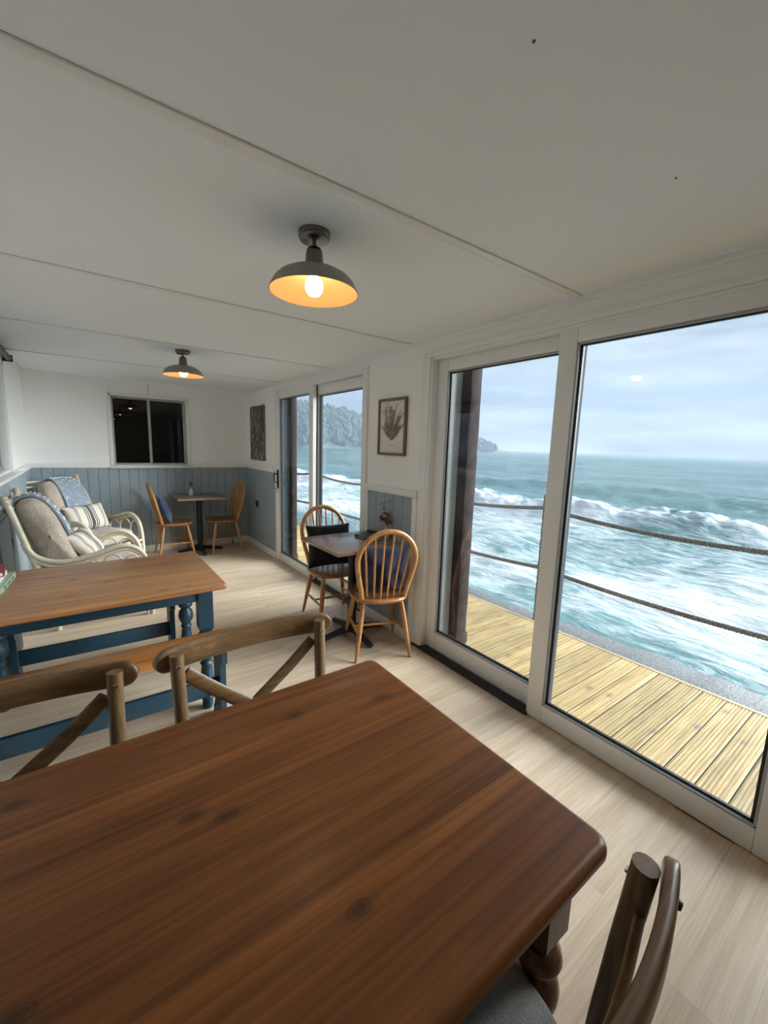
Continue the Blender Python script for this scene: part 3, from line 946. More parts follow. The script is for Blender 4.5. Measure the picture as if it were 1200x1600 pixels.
# dark cabinet at the extreme left
cab = thing('side_cabinet', 'dark grey cabinet against the left wall, cut by the left edge of the photo', 'cabinet', (XL+0.013, 3.32, 0))
MB().box(0, 0.075, -0.20, 0.20, 0, 0.97).build('body', M['dark_cabinet'], cab, bevel=0.004)
MB().box(0.075, 0.088, -0.19, 0.19, 0.06, 0.955).build('door', M['dark_cabinet'], cab, bevel=0.003)
# black sockets


def socket(label, loc, rz):
    t = thing('wall_socket', label, 'socket', loc, rz)
    MB().box(-0.043, 0.043, -0.011, 0.0, -0.043, 0.043).build('face_plate', M['black_plastic'], t, bevel=0.003)
    MB().box(-0.012, 0.012, -0.015, -0.011, 0.012, 0.030).build('switch', M['black_plastic'], t, bevel=0.001)
    return t


socket('black socket on the blue-grey boards beside the far sliding door', (XR-0.011, 5.66, 0.625), -PI/2)
socket('black socket on the blue-grey boards of the left wall', (XL+0.011, 4.20, 0.63), PI/2)

# ------------------------------------------------------------------ cross-back chairs (face -Y)


def make_cross_chair(label, loc, rz):
    t = thing('cross_back_chair', label, 'chair', loc, rz, 'oak cross-back chairs at the dark table')
    pw_ = 0.226
    # seat
    outl = []
    for k in range(40):
        a = 2*PI*k/40
        c, s = math.cos(a), math.sin(a)
        outl.append((0.215*math.copysign(abs(c)**0.55, c), 0.21*math.copysign(abs(s)**0.55, s)-0.0))
    MB().prism(outl, 0.425, 0.455).build('seat_frame', M['oak_x'], t, bevel=0.006)
    MB().prism([(x*0.96, y*0.96) for x, y in outl], 0.455, 0.478).build('seat_pad', M['seat_grey'], t, bevel=0.009)
    for s in (-1, 1):
        pts = smooth_path([(s*0.205, 0.225, 0), (s*0.212, 0.190, 0.22), (s*0.218, 0.180, 0.45), (s*0.222, 0.193, 0.65), (s*pw_, 0.212, 0.858)], 5)
        lg = MB().tube(pts, [0.0145+0.0045*min(1, i/9) for i in range(len(pts))], 16).build('back_post', M['oak_z'], t, angle=50)
        MB().lathe([(0.0, 0.004), (0.005, 0.0035), (0.006, 0.0)], 12, M=Matrix.Translation((s*(pw_-0.0005), 0.1905, 0.828)) @ Matrix.Rotation(PI/2, 4, 'X'))\
            .build('bolt', M['steel'], lg)
        pts = smooth_path([(s*0.19, -0.19, 0), (s*0.185, -0.178, 0.22), (s*0.18, -0.17, 0.43)], 4)
        MB().tube(pts, [0.013+0.005*i/(len(pts)-1) for i in range(len(pts))], 14).build('front_leg', M['oak_z'], t)
        MB().tube([(s*0.187, -0.18, 0.24), (s*0.212, 0.188, 0.22)], 0.009, 10).build('side_stretcher', M['oak_x'], t)
    MB().tube([(-0.187, -0.18, 0.20), (0.187, -0.18, 0.20)], 0.009, 10).build('front_stretcher', M['oak_x'], t)
    # bowed top rail behind the posts, round ends
    L, th, hh = 0.281, 0.022, 0.0365

    def bow(x):
        return 0.227+0.049*(1-(x/L)**2)
    vs, fs = [], []
    N = 40
    xs = [-L*math.cos(PI*i/N) for i in range(N+1)]
    prof = []
    for x in xs:
        d = L-abs(x)
        hz = hh if d >= hh else math.sqrt(max(hh*hh-(hh-d)**2, 1e-7))
        prof.append(hz)
    sec = 12
    for x, hz in zip(xs, prof):
        slope = -2*0.049*x/(L*L)
        nx, ny = -slope, 1.0
        ln = math.hypot(nx, ny); nx /= ln; ny /= ln
        for k in range(sec):
            a = 2*PI*(k+0.5)/sec
            cy = math.copysign(abs(math.cos(a))**0.5, math.cos(a))*th/2
            cz = math.copysign(abs(math.sin(a))**0.4, math.sin(a))*hz
            vs.append((x+nx*cy, bow(x)+ny*cy, 0.834+cz))
    for i in range(N):
        for k in range(sec):
            fs.append((i*sec+k, i*sec+(k+1) % sec, (i+1)*sec+(k+1) % sec, (i+1)*sec+k))
    fs += [tuple(range(sec)), tuple(N*sec+k for k in range(sec))]
    rl = MB().add(vs, fs).build('top_rail', M['oak_x'], t, angle=55)
    for s in (-1, 1):
        MB().lathe([(0.0, 0.006), (0.006, 0.005), (0.0075, 0.0)], 12, M=Matrix.Translation((s*pw_, bow(pw_)+0.011, 0.835)) @ Matrix.Rotation(-PI/2, 4, 'X'))\
            .build('bolt', M['iron'], rl)
    # crossed braces
    for s in (-1, 1):
        pts = smooth_path([(s*0.205, 0.220, 0.790), (s*0.12, 0.232, 0.705), (0.0, 0.232+0.008*s, 0.605), (-s*0.12, 0.210, 0.52), (-s*0.195, 0.180, 0.455)], 5)
        MB().tube(pts, 0.0215, 12, flat=0.30, up=(0.63*s, 0, -0.78)).build('cross_brace', M['oak_x'], t)
    return t


make_cross_chair('oak cross-back chair at the far side of the dark table, against the left edge', (-0.200, 1.000, 0), 0)
make_cross_chair('oak cross-back chair at the far side of the dark table, right of its twin', (0.400, 1.012, 0), 0)
make_cross_chair('oak cross-back chair at the near right corner of the dark table, grey seat', (0.412, 0.397, 0), PI)

# ------------------------------------------------------------------ hoop-back (windsor style) chairs (face -Y)


def make_hoop_chair(label, loc, rz):
    t = thing('hoop_back_chair', label, 'chair', loc, rz, 'hoop-back chairs at the small tables')
    sz = 0.435
    outl = []
    for k in range(48):
        a = 2*PI*k/48
        c, s = math.cos(a), math.sin(a)
        w = 0.212+0.010*(-s)
        outl.append((w*math.copysign(abs(c)**0.72, c), 0.215*math.copysign(abs(s)**0.8, s)))
    m = MB()
    rings = [(0.86, sz-0.034), (0.97, sz-0.026), (1.0, sz-0.014), (0.985, sz-0.003), (0.93, sz), (0.70, sz-0.006), (0.35, sz-0.011), (0.05, sz-0.012)]
    vs = [(x*k, y*k, z) for k, z in rings for x, y in outl]
    n = 48
    fs = [tuple(reversed(range(n)))]
    for i in range(len(rings)-1):
        for k in range(n):
            fs.append((i*n+k, i*n+(k+1) % n, (i+1)*n+(k+1) % n, (i+1)*n+k))
    fs.append(tuple((len(rings)-1)*n+k for k in range(n)))
    m.add(vs, fs).build('seat', M['beech_seat'], t, angle=60)
    feet = {}
    for sx in (-1, 1):
        for sy in (-1, 1):
            a = Vector((sx*0.135, sy*0.130, sz-0.02)); b_ = Vector((sx*0.195, sy*0.205, 0.0))
            pts = [a.lerp(b_, k/10) for k in range(11)]
            rs = [0.0125, 0.0155, 0.018, 0.019, 0.019, 0.018, 0.0165, 0.015, 0.0135, 0.012, 0.0105]
            MB().tube(pts, rs, 12).build('leg', M['beech'], t)
            feet[(sx, sy)] = (a, b_)
    mids = []
    for sx in (-1, 1):
        p = feet[(sx, -1)][0].lerp(feet[(sx, -1)][1], 0.58); q = feet[(sx, 1)][0].lerp(feet[(sx, 1)][1], 0.58)
        MB().tube([p.lerp(q, k/6) for k in range(7)], [0.007, 0.009, 0.0105, 0.011, 0.0105, 0.009, 0.007], 10).build('side_stretcher', M['beech'], t)
        mids.append(p.lerp(q, 0.5))
    MB().tube([mids[0].lerp(mids[1], k/6) for k in range(7)], [0.007, 0.009, 0.0105, 0.011, 0.0105, 0.009, 0.007], 10).build('cross_stretcher', M['beech'], t)

    def lean(z):
        return 0.150+(z-sz)*0.24

    def hoop(a):        # a from 0 (right foot) to 1 (left foot)
        th = -0.42+(PI+0.84)*a
        x = 0.200*math.cos(th); zz = 0.212*math.sin(th)
        return x, zz
    pts = []
    pts.append((0.150, sz-0.01)); pts.append((0.166, sz+0.08)); pts.append((0.188, sz+0.18))
    for k in range(0, 19):
        th = PI*k/18
        pts.append((0.200*math.cos(th), sz+0.275+0.212*math.sin(th)))
    pts += [(-0.188, sz+0.18), (-0.166, sz+0.08), (-0.150, sz-0.01)]
    P3 = [(x, lean(z), z) for x, z in pts]
    MB().tube(smooth_path(P3, 2), 0.0165, 12, flat=1.1, up=(0, 1, 0)).build('hoop', M['beech'], t)
    for k in range(6):
        u = (k-2.5)/2.5
        xb, xt = u*0.112, u*0.158
        zt = sz+0.275+0.212*math.sqrt(max(0, 1-(xt/0.200)**2))-0.004
        a = Vector((xb, lean(sz)+0.008-0.018*u*u, sz-0.01)); b_ = Vector((xt, lean(zt), zt))
        MB().tube([a.lerp(b_, q/6) for q in range(7)], [0.007, 0.008, 0.0085, 0.0085, 0.008, 0.007, 0.006], 8).build('spindle', M['beech'], t)
    return t


def pillow_mesh(w, h, th, nu=25, nv=25, wr=0.012, seed=0):
    m = MB()

    def side(sgn):
        def fn(u, v):
            a, b_ = u*2-1, v*2-1
            k = max(0.0, (1-abs(a)**3.2))**0.55*max(0.0, (1-abs(b_)**3.2))**0.55
            px_ = a*w/2*(1-0.06*(1-b_*b_)*abs(a)); pz_ = b_*h/2*(1-0.06*(1-a*a)*abs(b_))
            d = noise.noise(Vector((a*2.1+seed, b_*2.1, sgn*1.7+seed)))*wr*k
            return (px_, sgn*(th/2*k)+d, pz_)
        return fn
    m.surf(side(1), nu, nv)
    m.surf(side(-1), nu, nv)
    return m


def cushion(name, label, w, h, th, mat, loc, rz, tilt, seed=0, wr=0.012, roll=0.0, group=None):
    """pillow standing in its local xz plane; loc is the centre of its bottom edge"""
    m = pillow_mesh(w, h, th, seed=seed, wr=wr)
    me = m.mesh(name, angle=80)
    me.materials.append(mat)
    o = bpy.data.objects.new(name, me)
    C.objects.link(o)
    Mx = Matrix.Translation(loc) @ Matrix.Rotation(rz, 4, 'Z') @ Matrix.Rotation(tilt, 4, 'X') @ Matrix.Rotation(roll, 4, 'Y') @ Matrix.Translation((0, 0, h/2))
    o.matrix_world = Mx
    return tag(o, label, 'cushion', group)


def make_pedestal(label, cx, cy, w, d, z):
    t = thing('pedestal_table', label, 'table', (cx, cy, 0), 0, 'small square pedestal tables')
    m = MB()
    hw, hd = w/2, d/2
    m.box(-hw, hw, -hd, hd, z-0.022, z)
    m.build('tabletop', M['walnut_top'], t, bevel=0.005)
    MB().lathe([(0.034, 0.05), (0.034, z-0.03)], 24).build('column', M['iron'], t)
    MB().box(-0.17, 0.17, -0.17, 0.17, z-0.030, z-0.0222).build('top_plate', M['iron'], t, bevel=0.002)
    for k in range(4):
        a = PI/4+PI/2*k if False else PI/2*k
        dx, dy = math.cos(a), math.sin(a)
        pts = [(dx*0.02, dy*0.02, 0.055), (dx*0.10, dy*0.10, 0.048), (dx*0.20, dy*0.20, 0.032), (dx*0.275, dy*0.275, 0.020)]
        MB().tube(pts, [0.028, 0.026, 0.022, 0.020], 10, flat=1.15).build('foot', M['iron'], t)
    MB().lathe([(0.055, 0.04), (0.055, 0.062), (0.036, 0.075)], 20, close=True).build('hub', M['iron'], t)
    return t


make_pedestal('small brown square table on black pedestal between the two sliding doors', 1.610, 2.597, 0.595, 0.585, 0.752)
make_pedestal('small brown square table on black pedestal at the back wall', 1.185, 5.80, 0.60, 0.60, 0.752)

make_hoop_chair('golden hoop-back chair with black cushion, far side of the near small table', (1.655, 2.985, 0), math.radians(-6))
make_hoop_chair('golden hoop-back chair with navy cushion, back to the viewer, near small table', (1.662, 2.332, 0), PI+math.radians(-20))
make_hoop_chair('golden hoop-back chair with blue cushion, left of the back wall table', (0.875, 5.80, 0), PI/2)
make_hoop_chair('golden hoop-back chair without cushion, right of the back wall table', (1.480, 5.79, 0), -PI/2+math.radians(4))

cushion('cushion', 'black square cushion standing against the hoop of the chair by the far door', 0.40, 0.36, 0.13, M['black_cloth'],
        (1.655, 3.020, 0.440), math.radians(-6), math.radians(-13), 1)
cushion('cushion', 'dark navy cushion seen through the spindles of the nearest hoop-back chair', 0.365, 0.36, 0.12, M['navy_cloth'],
        (1.668, 2.300, 0.440), PI+math.radians(-20), math.radians(-13), 3, wr=0.03)
cushion('cushion', 'blue cushion leaning in the hoop-back chair left of the back table', 0.36, 0.34, 0.12, M['blue_cloth'],
        (0.825, 5.80, 0.440), PI/2, math.radians(-20), 5)

# books and vases on the small tables
b1 = book('book', 'navy book lying flat in front of the vase on the near small table', 0.13, 0.22, 0.018, (1.782, 2.63, 0.752), math.radians(184), M['book_navy'], M['paper'], 'books on the near small table')
MB().box(0.0658, 0.0664, -0.06, 0.03, 0.006, 0.010).build('spine_print', M['book_white'], b1)
book('book', 'black book lying at the wall side of the near small table', 0.036, 0.20, 0.024, (1.885, 2.70, 0.752), math.radians(180), M['book_black'], M['paper'], 'books on the near small table')


def bud_vase(label, loc, kind):
    t = thing('bud_vase', label, 'vase', loc)
    MB().lathe([(0.0, 0.0), (0.022, 0.0), (0.027, 0.006), (0.028, 0.03), (0.026, 0.055), (0.018, 0.072), (0.012, 0.082), (0.011, 0.098), (0.014, 0.104), (0.011, 0.104), (0.009, 0.09), (0.009, 0.06)], 24).build('vase_body', M['ceramic'], t)
    r = random.Random(kind)
    n = 13 if kind == 1 else 6
    hgt = 0.20 if kind == 1 else 0.085
    for k in range(n):
        a = r.uniform(0, 2*PI); s = r.uniform(0.15, 0.5)*hgt*0.55
        red = kind == 1 and k < 8
        top = Vector((math.cos(a)*s, math.sin(a)*s, 0.10+hgt*(r.uniform(0.12, 0.5) if red else r.uniform(0.5, 1.0))))
        mid = Vector((top.x*0.3, top.y*0.3, 0.10+(top.z-0.10)*0.5))
        sp = smooth_path([(0, 0, 0.07), mid, top], 4)
        MB().tube(sp, 0.0015, 5).build('stem', M['dried_pale'] if kind == 1 else M['leaf'], t)
        fm = MB()
        cnt = 9 if red else 6
        for q in range(cnt):
            b_ = 2*PI*q/cnt+r.uniform(-.3, .3); el = r.uniform(-0.2, 1.0)
            dr = Vector((math.cos(b_)*math.cos(el), math.sin(b_)*math.cos(el), math.sin(el)))
            sd = dr.cross(Vector((0, 0, 1))).normalized()
            up_ = sd.cross(dr)
            ln = 0.036 if red else 0.022
            wd = 0.010 if red else 0.005
            o_ = top-Vector((0, 0, 0.012*q/cnt))
            fm.add([o_, o_+dr*ln*0.5+sd*wd+up_*0.002, o_+dr*ln, o_+dr*ln*0.5-sd*wd+up_*0.002, o_+dr*ln*0.5-up_*0.003],
                   [(0, 1, 2), (0, 2, 3), (0, 4, 1), (1, 4, 2), (2, 4, 3), (3, 4, 0)])
        fm.build('flower_head', M['dried_red'] if red else (M['dried_pale'] if kind == 1 else M['leaf']), t, smooth=False)
    return t


bud_vase('pale bud vase with russet dried flowers on the near small table', (1.884, 2.545, 0.752), 1)
bud_vase('pale bud vase with a short green sprig on the back wall table', (1.105, 5.86, 0.752), 2)

# ------------------------------------------------------------------ rattan armchairs


def make_rattan(label, loc, face):
    """face: heading (radians) of the direction the chair looks at"""
    t = thing('rattan_armchair', label, 'armchair', loc, face+PI/2, 'cream rattan armchairs in the corner')

    def P(f, s, z):
        return (s, -f, z)
    W = 0.305
    for s in (-1, 1):
        pts = smooth_path([P(-.475, s*W, 1.02), P(-.44, s*W, .90), P(-.375, s*W, .64), P(-.31, s*W, .42), P(-.262, s*W, .20), P(-.245, s*W, 0)], 5)
        bp_ = MB().tube(pts, 0.020, 12).build('back_post', M['rattan'], t)
        kn = MB()
        for z0, r0 in ((1.022, 0.027), (0.985, 0.026)):
            f0 = -.475 if z0 > 1 else -.465
            kn.lathe([(0.0, 0.024), (r0*0.7, 0.018), (r0, 0.0), (r0*0.7, -0.018), (0.0, -0.024)], 14, P(f0, s*W, z0))
        kn.build('binding', M['rattan_wrap'], bp_)
        armp = [(-.40, .70), (-.345, .60), (-.25, .548), (-.14, .540), (.02, .575), (.17, .618), (.27, .598), (.345, .52), (.378, .38), (.384, .18), (.382, 0)]
        for off, rr, nm in ((0.0, 0.019, 'arm'), (0.034, 0.0125, 'inner_arm_cane')):
            q = []
            for i, (f, z) in enumerate(armp):
                if off:
                    dz = off if i < 6 else off*max(0.0, (1-(i-5)/3))
                    df = 0 if i < 6 else off*min(1.0, (i-5)/3)
                    f, z = f-df, z-dz
                out = 0.035*math.sin(PI*min(1, max(0, (f+.40)/.80)))
                q.append(P(f, s*(W+out), z))
            MB().tube(smooth_path(q, 5), rr, 12).build(nm, M['rattan'], t)
        # looped infill below the arm
        for fc, zc, rf, rz_ in ((-.16, .435, .075, .070), (-.01, .445, .070, .085), (.13, .455, .070, .100), (.26, .430, .060, .105)):
            lp = [P(fc+rf*math.cos(2*PI*k/22), s*(W+0.028), zc+rz_*math.sin(2*PI*k/22)) for k in range(22)]
            MB().tube(lp, 0.0085, 8, closed=True).build('cane_loop', M['rattan'], t)
        MB().tube([P(-.30, s*W, .325), P(.37, s*W, .325)], 0.014, 10).build('side_rail', M['rattan'], t)
        MB().tube([P(-.25, s*W, .13), P(.37, s*W, .13)], 0.011, 10).build('side_stretcher', M['rattan'], t)
    for f, z, r0, nm in ((-.470, .985, .013, 'top_rail'), (-.452, .935, .011, 'top_rail'), (-.30, .33, .014, 'rear_rail'), (.375, .325, .015, 'front_rail'), (.378, .14, .011, 'front_rail'),
                         (.378, .275, .010, 'front_rail')):
        MB().tube([P(f, -W, z), P(f, W, z)], r0, 10).build(nm, M['rattan'], t)
    for k in range(5):
        x = -0.2+0.1*k
        MB().tube([P(-.452, x, .935), P(-.375, x, .64), P(-.305, x, .36)], 0.007, 8).build('back_cane', M['rattan'], t)
        MB().tube([P(.376, x, .30), P(.378, x, .14)], 0.007, 8).build('front_cane', M['rattan'], t)
    # seat cushion
    m = MB()
    for sg in (0,):
        def fn(u, v):
            a = u*2*PI
            ph = -PI/2+PI*v
            c, s_ = math.cos(a), math.sin(a)
            k = max(1e-4, math.cos(ph))**0.35
            return P(0.075+0.285*k*math.copysign(abs(c)**0.35, c), 0.262*k*math.copysign(abs(s_)**0.35, s_), 0.405+0.066*math.copysign(abs(math.sin(ph))**0.7, math.sin(ph))*(1+0.10*(1-abs(c)*abs(s_))))
        m.surf(fn, 48, 15, wrap_u=True)
    m.build('seat_cushion', M['linen'], t, angle=70)
    back_cushion(None, P).build('back_cushion', M['linen'], t, angle=80)
    return t


BPROF = [(-.075, .455), (-.125, .60), (-.175, .76), (-.225, .88), (-.285, .965), (-.345, 1.003), (-.405, .995), (-.440, .945), (-.425, .85), (-.37, .68), (-.315, .52), (-.25, .455), (-.16, .435)]
BC = (-.25, .72)


def bprof(u):
    """closed smooth profile of the back cushion"""
    n = len(BPROF)
    x = (u % 1.0)*n
    i = int(x); tt = x-i
    p0, p1, p2, p3 = (BPROF[(i+k) % n] for k in (-1, 0, 1, 2))
    return tuple(0.5*((2*p1[j])+(p2[j]-p0[j])*tt+(2*p0[j]-5*p1[j]+4*p2[j]-p3[j])*tt*tt+(3*p1[j]-p0[j]-3*p2[j]+p3[j])*tt**3) for j in (0, 1))


def bsurf(u, v, P, off=0.0, seed=0.0):
    k = max(1e-4, 1-abs(v)**4.5)**0.45
    f, z = bprof(u)
    f = BC[0]+(f-BC[0])*k; z = BC[1]+(z-BC[1])*k
    w = noise.noise(Vector((u*7, v*2.2, 3.3+seed)))*0.010+noise.noise(Vector((u*22, v*5, 1.3+seed)))*0.0045
    dn = math.hypot(f-BC[0], z-BC[1])+1e-6
    f += (f-BC[0])/dn*(w+off); z += (z-BC[1])/dn*(w+off)
    return P(f, v*0.252, z)


def back_cushion(_, P):
    m = MB()
    m.surf(lambda u, v: bsurf(u, (v*2-1)*0.9999, P), 60, 33, wrap_u=True)
    return m


A_LOC, A_FACE = (0.0, 4.145, 0), 0.0
B_LOC, B_FACE = (-0.005, 5.435, 0), math.radians(-48)
make_rattan('cream rattan armchair nearest the blue table, side turned to the viewer', A_LOC, A_FACE)
make_rattan('cream rattan armchair standing in the far left corner', B_LOC, B_FACE)


def throw(label, loc, face, v0, v1, u0, u1):
    """blanket folded over the back cushion"""
    t = thing('throw_blanket', label, 'blanket', loc, face+PI/2, 'grey-blue printed throws')

    def P(f, s, z):
        return (s, -f, z)
    m = MB()
    nu, nv = 46, 24
    top = [[bsurf(u0+(u1-u0)*i/(nu-1), v0+(v1-v0)*j/(nv-1), P, 0.020+0.006*math.sin(j*1.1+i*0.05)) for i in range(nu)] for j in range(nv)]
    bot = [[bsurf(u0+(u1-u0)*i/(nu-1), v0+(v1-v0)*j/(nv-1), P, 0.008) for i in range(nu)] for j in range(nv)]
    vs = [p for r_ in top for p in r_]+[p for r_ in bot for p in r_]
    o = nu*nv
    fs = []
    for j in range(nv-1):
        for i in range(nu-1):
            a = j*nu+i
            fs.append((a, a+1, a+nu+1, a+nu)); fs.append((o+a, o+a+nu, o+a+nu+1, o+a+1))
    for i in range(nu-1):
        fs.append((i, o+i, o+i+1, i+1)); a = (nv-1)*nu+i; fs.append((a, a+1, o+a+1, o+a))
    for j in range(nv-1):
        a = j*nu; fs.append((a, a+nu, o+a+nu, o+a)); a = j*nu+nu-1; fs.append((a, o+a, o+a+nu, a+nu))
    m.add(vs, fs).build('blanket', M['throw'], t, angle=60)
    # little printed arches
    pm = MB()
    for jj in range(4):
        for ii in range(9):
            uc = u0+(u1-u0)*(ii+0.5+0.4*(jj % 2))/9.6
            vc = v0+(v1-v0)*(jj+0.5)/4
            arc = []
            for k in range(9):
                a = -0.3+(PI+0.6)*k/8
                arc.append(bsurf(uc+0.0105*math.sin(a), vc+0.062*math.cos(a), P, 0.0275))
            pm.tube(arc, 0.0055, 5, flat=0.6)
    pr = pm.build('printed_arches', M['print_white'], t)
    pr['kind'] = 'stuff'
    return t


throw('grey-blue printed throw over the back of the nearer rattan armchair', A_LOC, A_FACE, -0.30, 0.93, -0.02, 0.60)
throw('grey-blue printed throw over the back of the corner rattan armchair', B_LOC, B_FACE, -0.42, 0.62, 0.02, 0.60)


def on_chair(loc, face, f, s, z):
    c, sn = math.cos(face), math.sin(face)
    # forward (c,sn); local +x side = rotate (1,0) by face+90
    sx, sy = math.cos(face+PI/2), math.sin(face+PI/2)
    return (loc[0]+c*f+sx*s, loc[1]+sn*f+sy*s, z)


cushion('cushion', 'striped linen cushion slumped in the nearer rattan armchair', 0.42, 0.28, 0.13, M['stripe'],
        on_chair(A_LOC, A_FACE, 0.045, 0.02, 0.470), A_FACE+PI/2+math.radians(-12), math.radians(-38), 8, group='striped cushions')
cushion('cushion', 'striped linen cushion standing upright in the corner rattan armchair', 0.46, 0.29, 0.13, M['stripe'],
        on_chair(B_LOC, B_FACE, 0.02, 0.01, 0.472), B_FACE+PI/2, math.radians(-22), 9, group='striped cushions')

# ------------------------------------------------------------------ pictures
pic = thing('framed_print', 'botanical seaweed print in a thin walnut frame on the wall between the doors', 'picture', (XR, 0, 0))
py0, py1, pz0, pz1 = 2.392, 2.742, 1.400, 1.830
fw = 0.020
MB().box(-0.022, 0, py0, py0+fw, pz0, pz1).box(-0.022, 0, py1-fw, py1, pz0, pz1).box(-0.022, 0, py0+fw, py1-fw, pz0, pz0+fw).box(-0.022, 0, py0+fw, py1-fw, pz1-fw, pz1)\
    .build('frame', M['frame_wood'], pic, bevel=0.002)
MB().box(-0.010, -0.003, py0+fw, py1-fw, pz0+fw, pz1-fw).build('paper_sheet', M['paper'], pic, smooth=False)
r = random.Random(4)
cy_, bz_ = (py0+py1)/2, pz0+0.115
inks = {'sage': MB(), 'umber': MB(), 'slate_ink': MB()}


def ribbon(mb, pts, w, x):
    n = len(pts)
    vs = []
    for i, (a, b_) in enumerate(pts):
        k = max(i-1, 0); q = min(i+1, n-1)
        dy_, dz_ = pts[q][0]-pts[k][0], pts[q][1]-pts[k][1]
        ln = math.hypot(dy_, dz_)+1e-9
        ww = w*(1-0.55*i/(n-1))
        vs.append((x, a-dz_/ln*ww, b_+dy_/ln*ww)); vs.append((x, a+dz_/ln*ww, b_-dy_/ln*ww))
    mb.add(vs, [(2*i, 2*i+1, 2*i+3, 2*i+2) for i in range(n-1)])


xx = -0.0112
for k in range(46):
    an = r.uniform(-1.15, 1.15)
    L = r.uniform(0.13, 0.27)*(1-0.40*abs(an))
    pts = []
    yy, zz, aa = cy_+r.uniform(-.012, .012), bz_+r.uniform(0, 0.06), an*1.15
    for i in range(9):
        pts.append((yy, zz))
        yy += math.sin(aa)*L/8; zz += math.cos(aa)*L/8
        aa += -an*0.06+r.uniform(-.22, .22)
    ink = inks[r.choice(['sage', 'umber', 'umber', 'slate_ink'])]
    ribbon(ink, pts, 0.0026, xx-0.0001*k)
    for i in range(2, 9):
        for sgn in (-1, 1):
            if r.random() < 0.8:
                b_ = aa+sgn*r.uniform(0.4, 0.9)
                y0_, z0_ = pts[i]
                l2 = r.uniform(0.010, 0.026)
                ribbon(ink, [(y0_, z0_), (y0_+math.sin(b_)*l2*.5, z0_+math.cos(b_)*l2*.5), (y0_+math.sin(b_)*l2, z0_+math.cos(b_)*l2)], 0.0034, xx-0.0001*k)
for nm, mb in inks.items():
    o = mb.build('seaweed_drawing', M[nm], pic, smooth=False, recalc=False)
cap = MB()
for k in range(9):
    yk = cy_-0.045+0.010*k
    cap.box(-0.0112, -0.0108, yk, yk+0.007, pz0+0.072, pz0+0.0755)
cap.build('caption', M['slate_ink'], pic, smooth=False)

m, n, l, b = new_mat('carved_driftwood_print')
add, mp, oi = coords(n, l, (1, 9, 5))
nz = n.new('ShaderNodeTexNoise'); nz.inputs['Scale'].default_value = 2.2; nz.inputs['Detail'].default_value = 6; nz.inputs['Roughness'].default_value = 0.65
l.new(mp.outputs[0], nz.inputs['Vector'])
rp = ramp(n, [(0.32, (0.04, 0.03, 0.022)), (0.49, (0.11, 0.086, 0.064)), (0.56, (0.18, 0.155, 0.125)), (0.64, (0.46, 0.44, 0.39))])
l.new(nz.outputs['Fac'], rp.inputs[0]); l.new(rp.outputs[0], b.inputs['Base Color'])
b.inputs['Roughness'].default_value = 0.7
M['panel_print'] = m
pan = thing('wall_panel', 'dark brown pale-patterned wall panel on the far right wall', 'picture', (XR, 0, 0))
MB().box(-0.016, 0, 5.335, 5.865, 1.245, 1.945).build('panel_face', M['panel_print'], pan, bevel=0.002)
MB().box(-0.020, 0.0, 5.325, 5.335, 1.235, 1.955).box(-0.020, 0.0, 5.865, 5.875, 1.235, 1.955).box(-0.020, 0, 5.335, 5.865, 1.235, 1.245).box(-0.020, 0, 5.335, 5.865, 1.945, 1.955)\
    .build('frame', M['frame_wood'], pan, bevel=0.001)
for yy in (5.42, 5.78):
    MB().tube([(-0.004, yy, 1.953), (-0.008, yy, 1.965), (-0.004, yy, 1.976), (-0.001, yy, 1.976)], 0.003, 6).build('hook', M['iron'], pan)

# ------------------------------------------------------------------ outside: deck, ledge, posts, ropes
DZ = -0.030
deck = struct(MB().box(XO+0.02, 3.13, -2.6, 10.5, DZ-0.14, DZ-0.032).build('deck', M['gap_shade'], smooth=False))
# grooved boards, run out from the house
gp = 0.1255
gw = gp-0.0065
prof = []
ng = 7
for k in range(ng):
    a = 0.002+(gw-0.004)*k/ng
    w_ = (gw-0.004)/ng
    prof += [(a, 0.0), (a+w_*0.62, 0.0), (a+w_*0.70, -0.0050), (a+w_*0.92, -0.0050)]
prof = [(0.0, -0.001)]+prof+[(gw-0.002, 0.0), (gw, -0.001)]
mm = MB()
vs, fs = [], []
xa, xb = 0.0, 3.128-(XO+0.022)
full = prof+[(gw, -0.03), (0.0, -0.03)]
nn = len(full)
vs = [(xa, a, z) for a, z in full]+[(xb, a, z) for a, z in full]
fs = [(i, (i+1) % nn, nn+(i+1) % nn, nn+i) for i in range(nn)]
fs += [tuple(range(nn)), tuple(reversed(range(nn, 2*nn)))]
deck_me = MB().add(vs, fs).mesh('deck_board', smooth=False)
deck_me.materials.append(M['deck'])
y = 0.372-24*gp+0.0032
shade_strips = MB()  # dark strips set high in the gaps, standing in for their shade
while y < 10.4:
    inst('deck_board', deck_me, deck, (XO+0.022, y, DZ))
    shade_strips.box(XO+0.022, 3.128, y+gw, y+gp, DZ-0.032, DZ-0.0035)
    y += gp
gs_ = shade_strips.build('joint_shade', M['gap_shade'], deck, smooth=False)
gs_['kind'] = 'stuff'
MB().box(3.132, 3.165, -2.6, 10.5, DZ-0.13, DZ+0.001).build('edge_board', M['deck_trim'], deck, bevel=0.003)

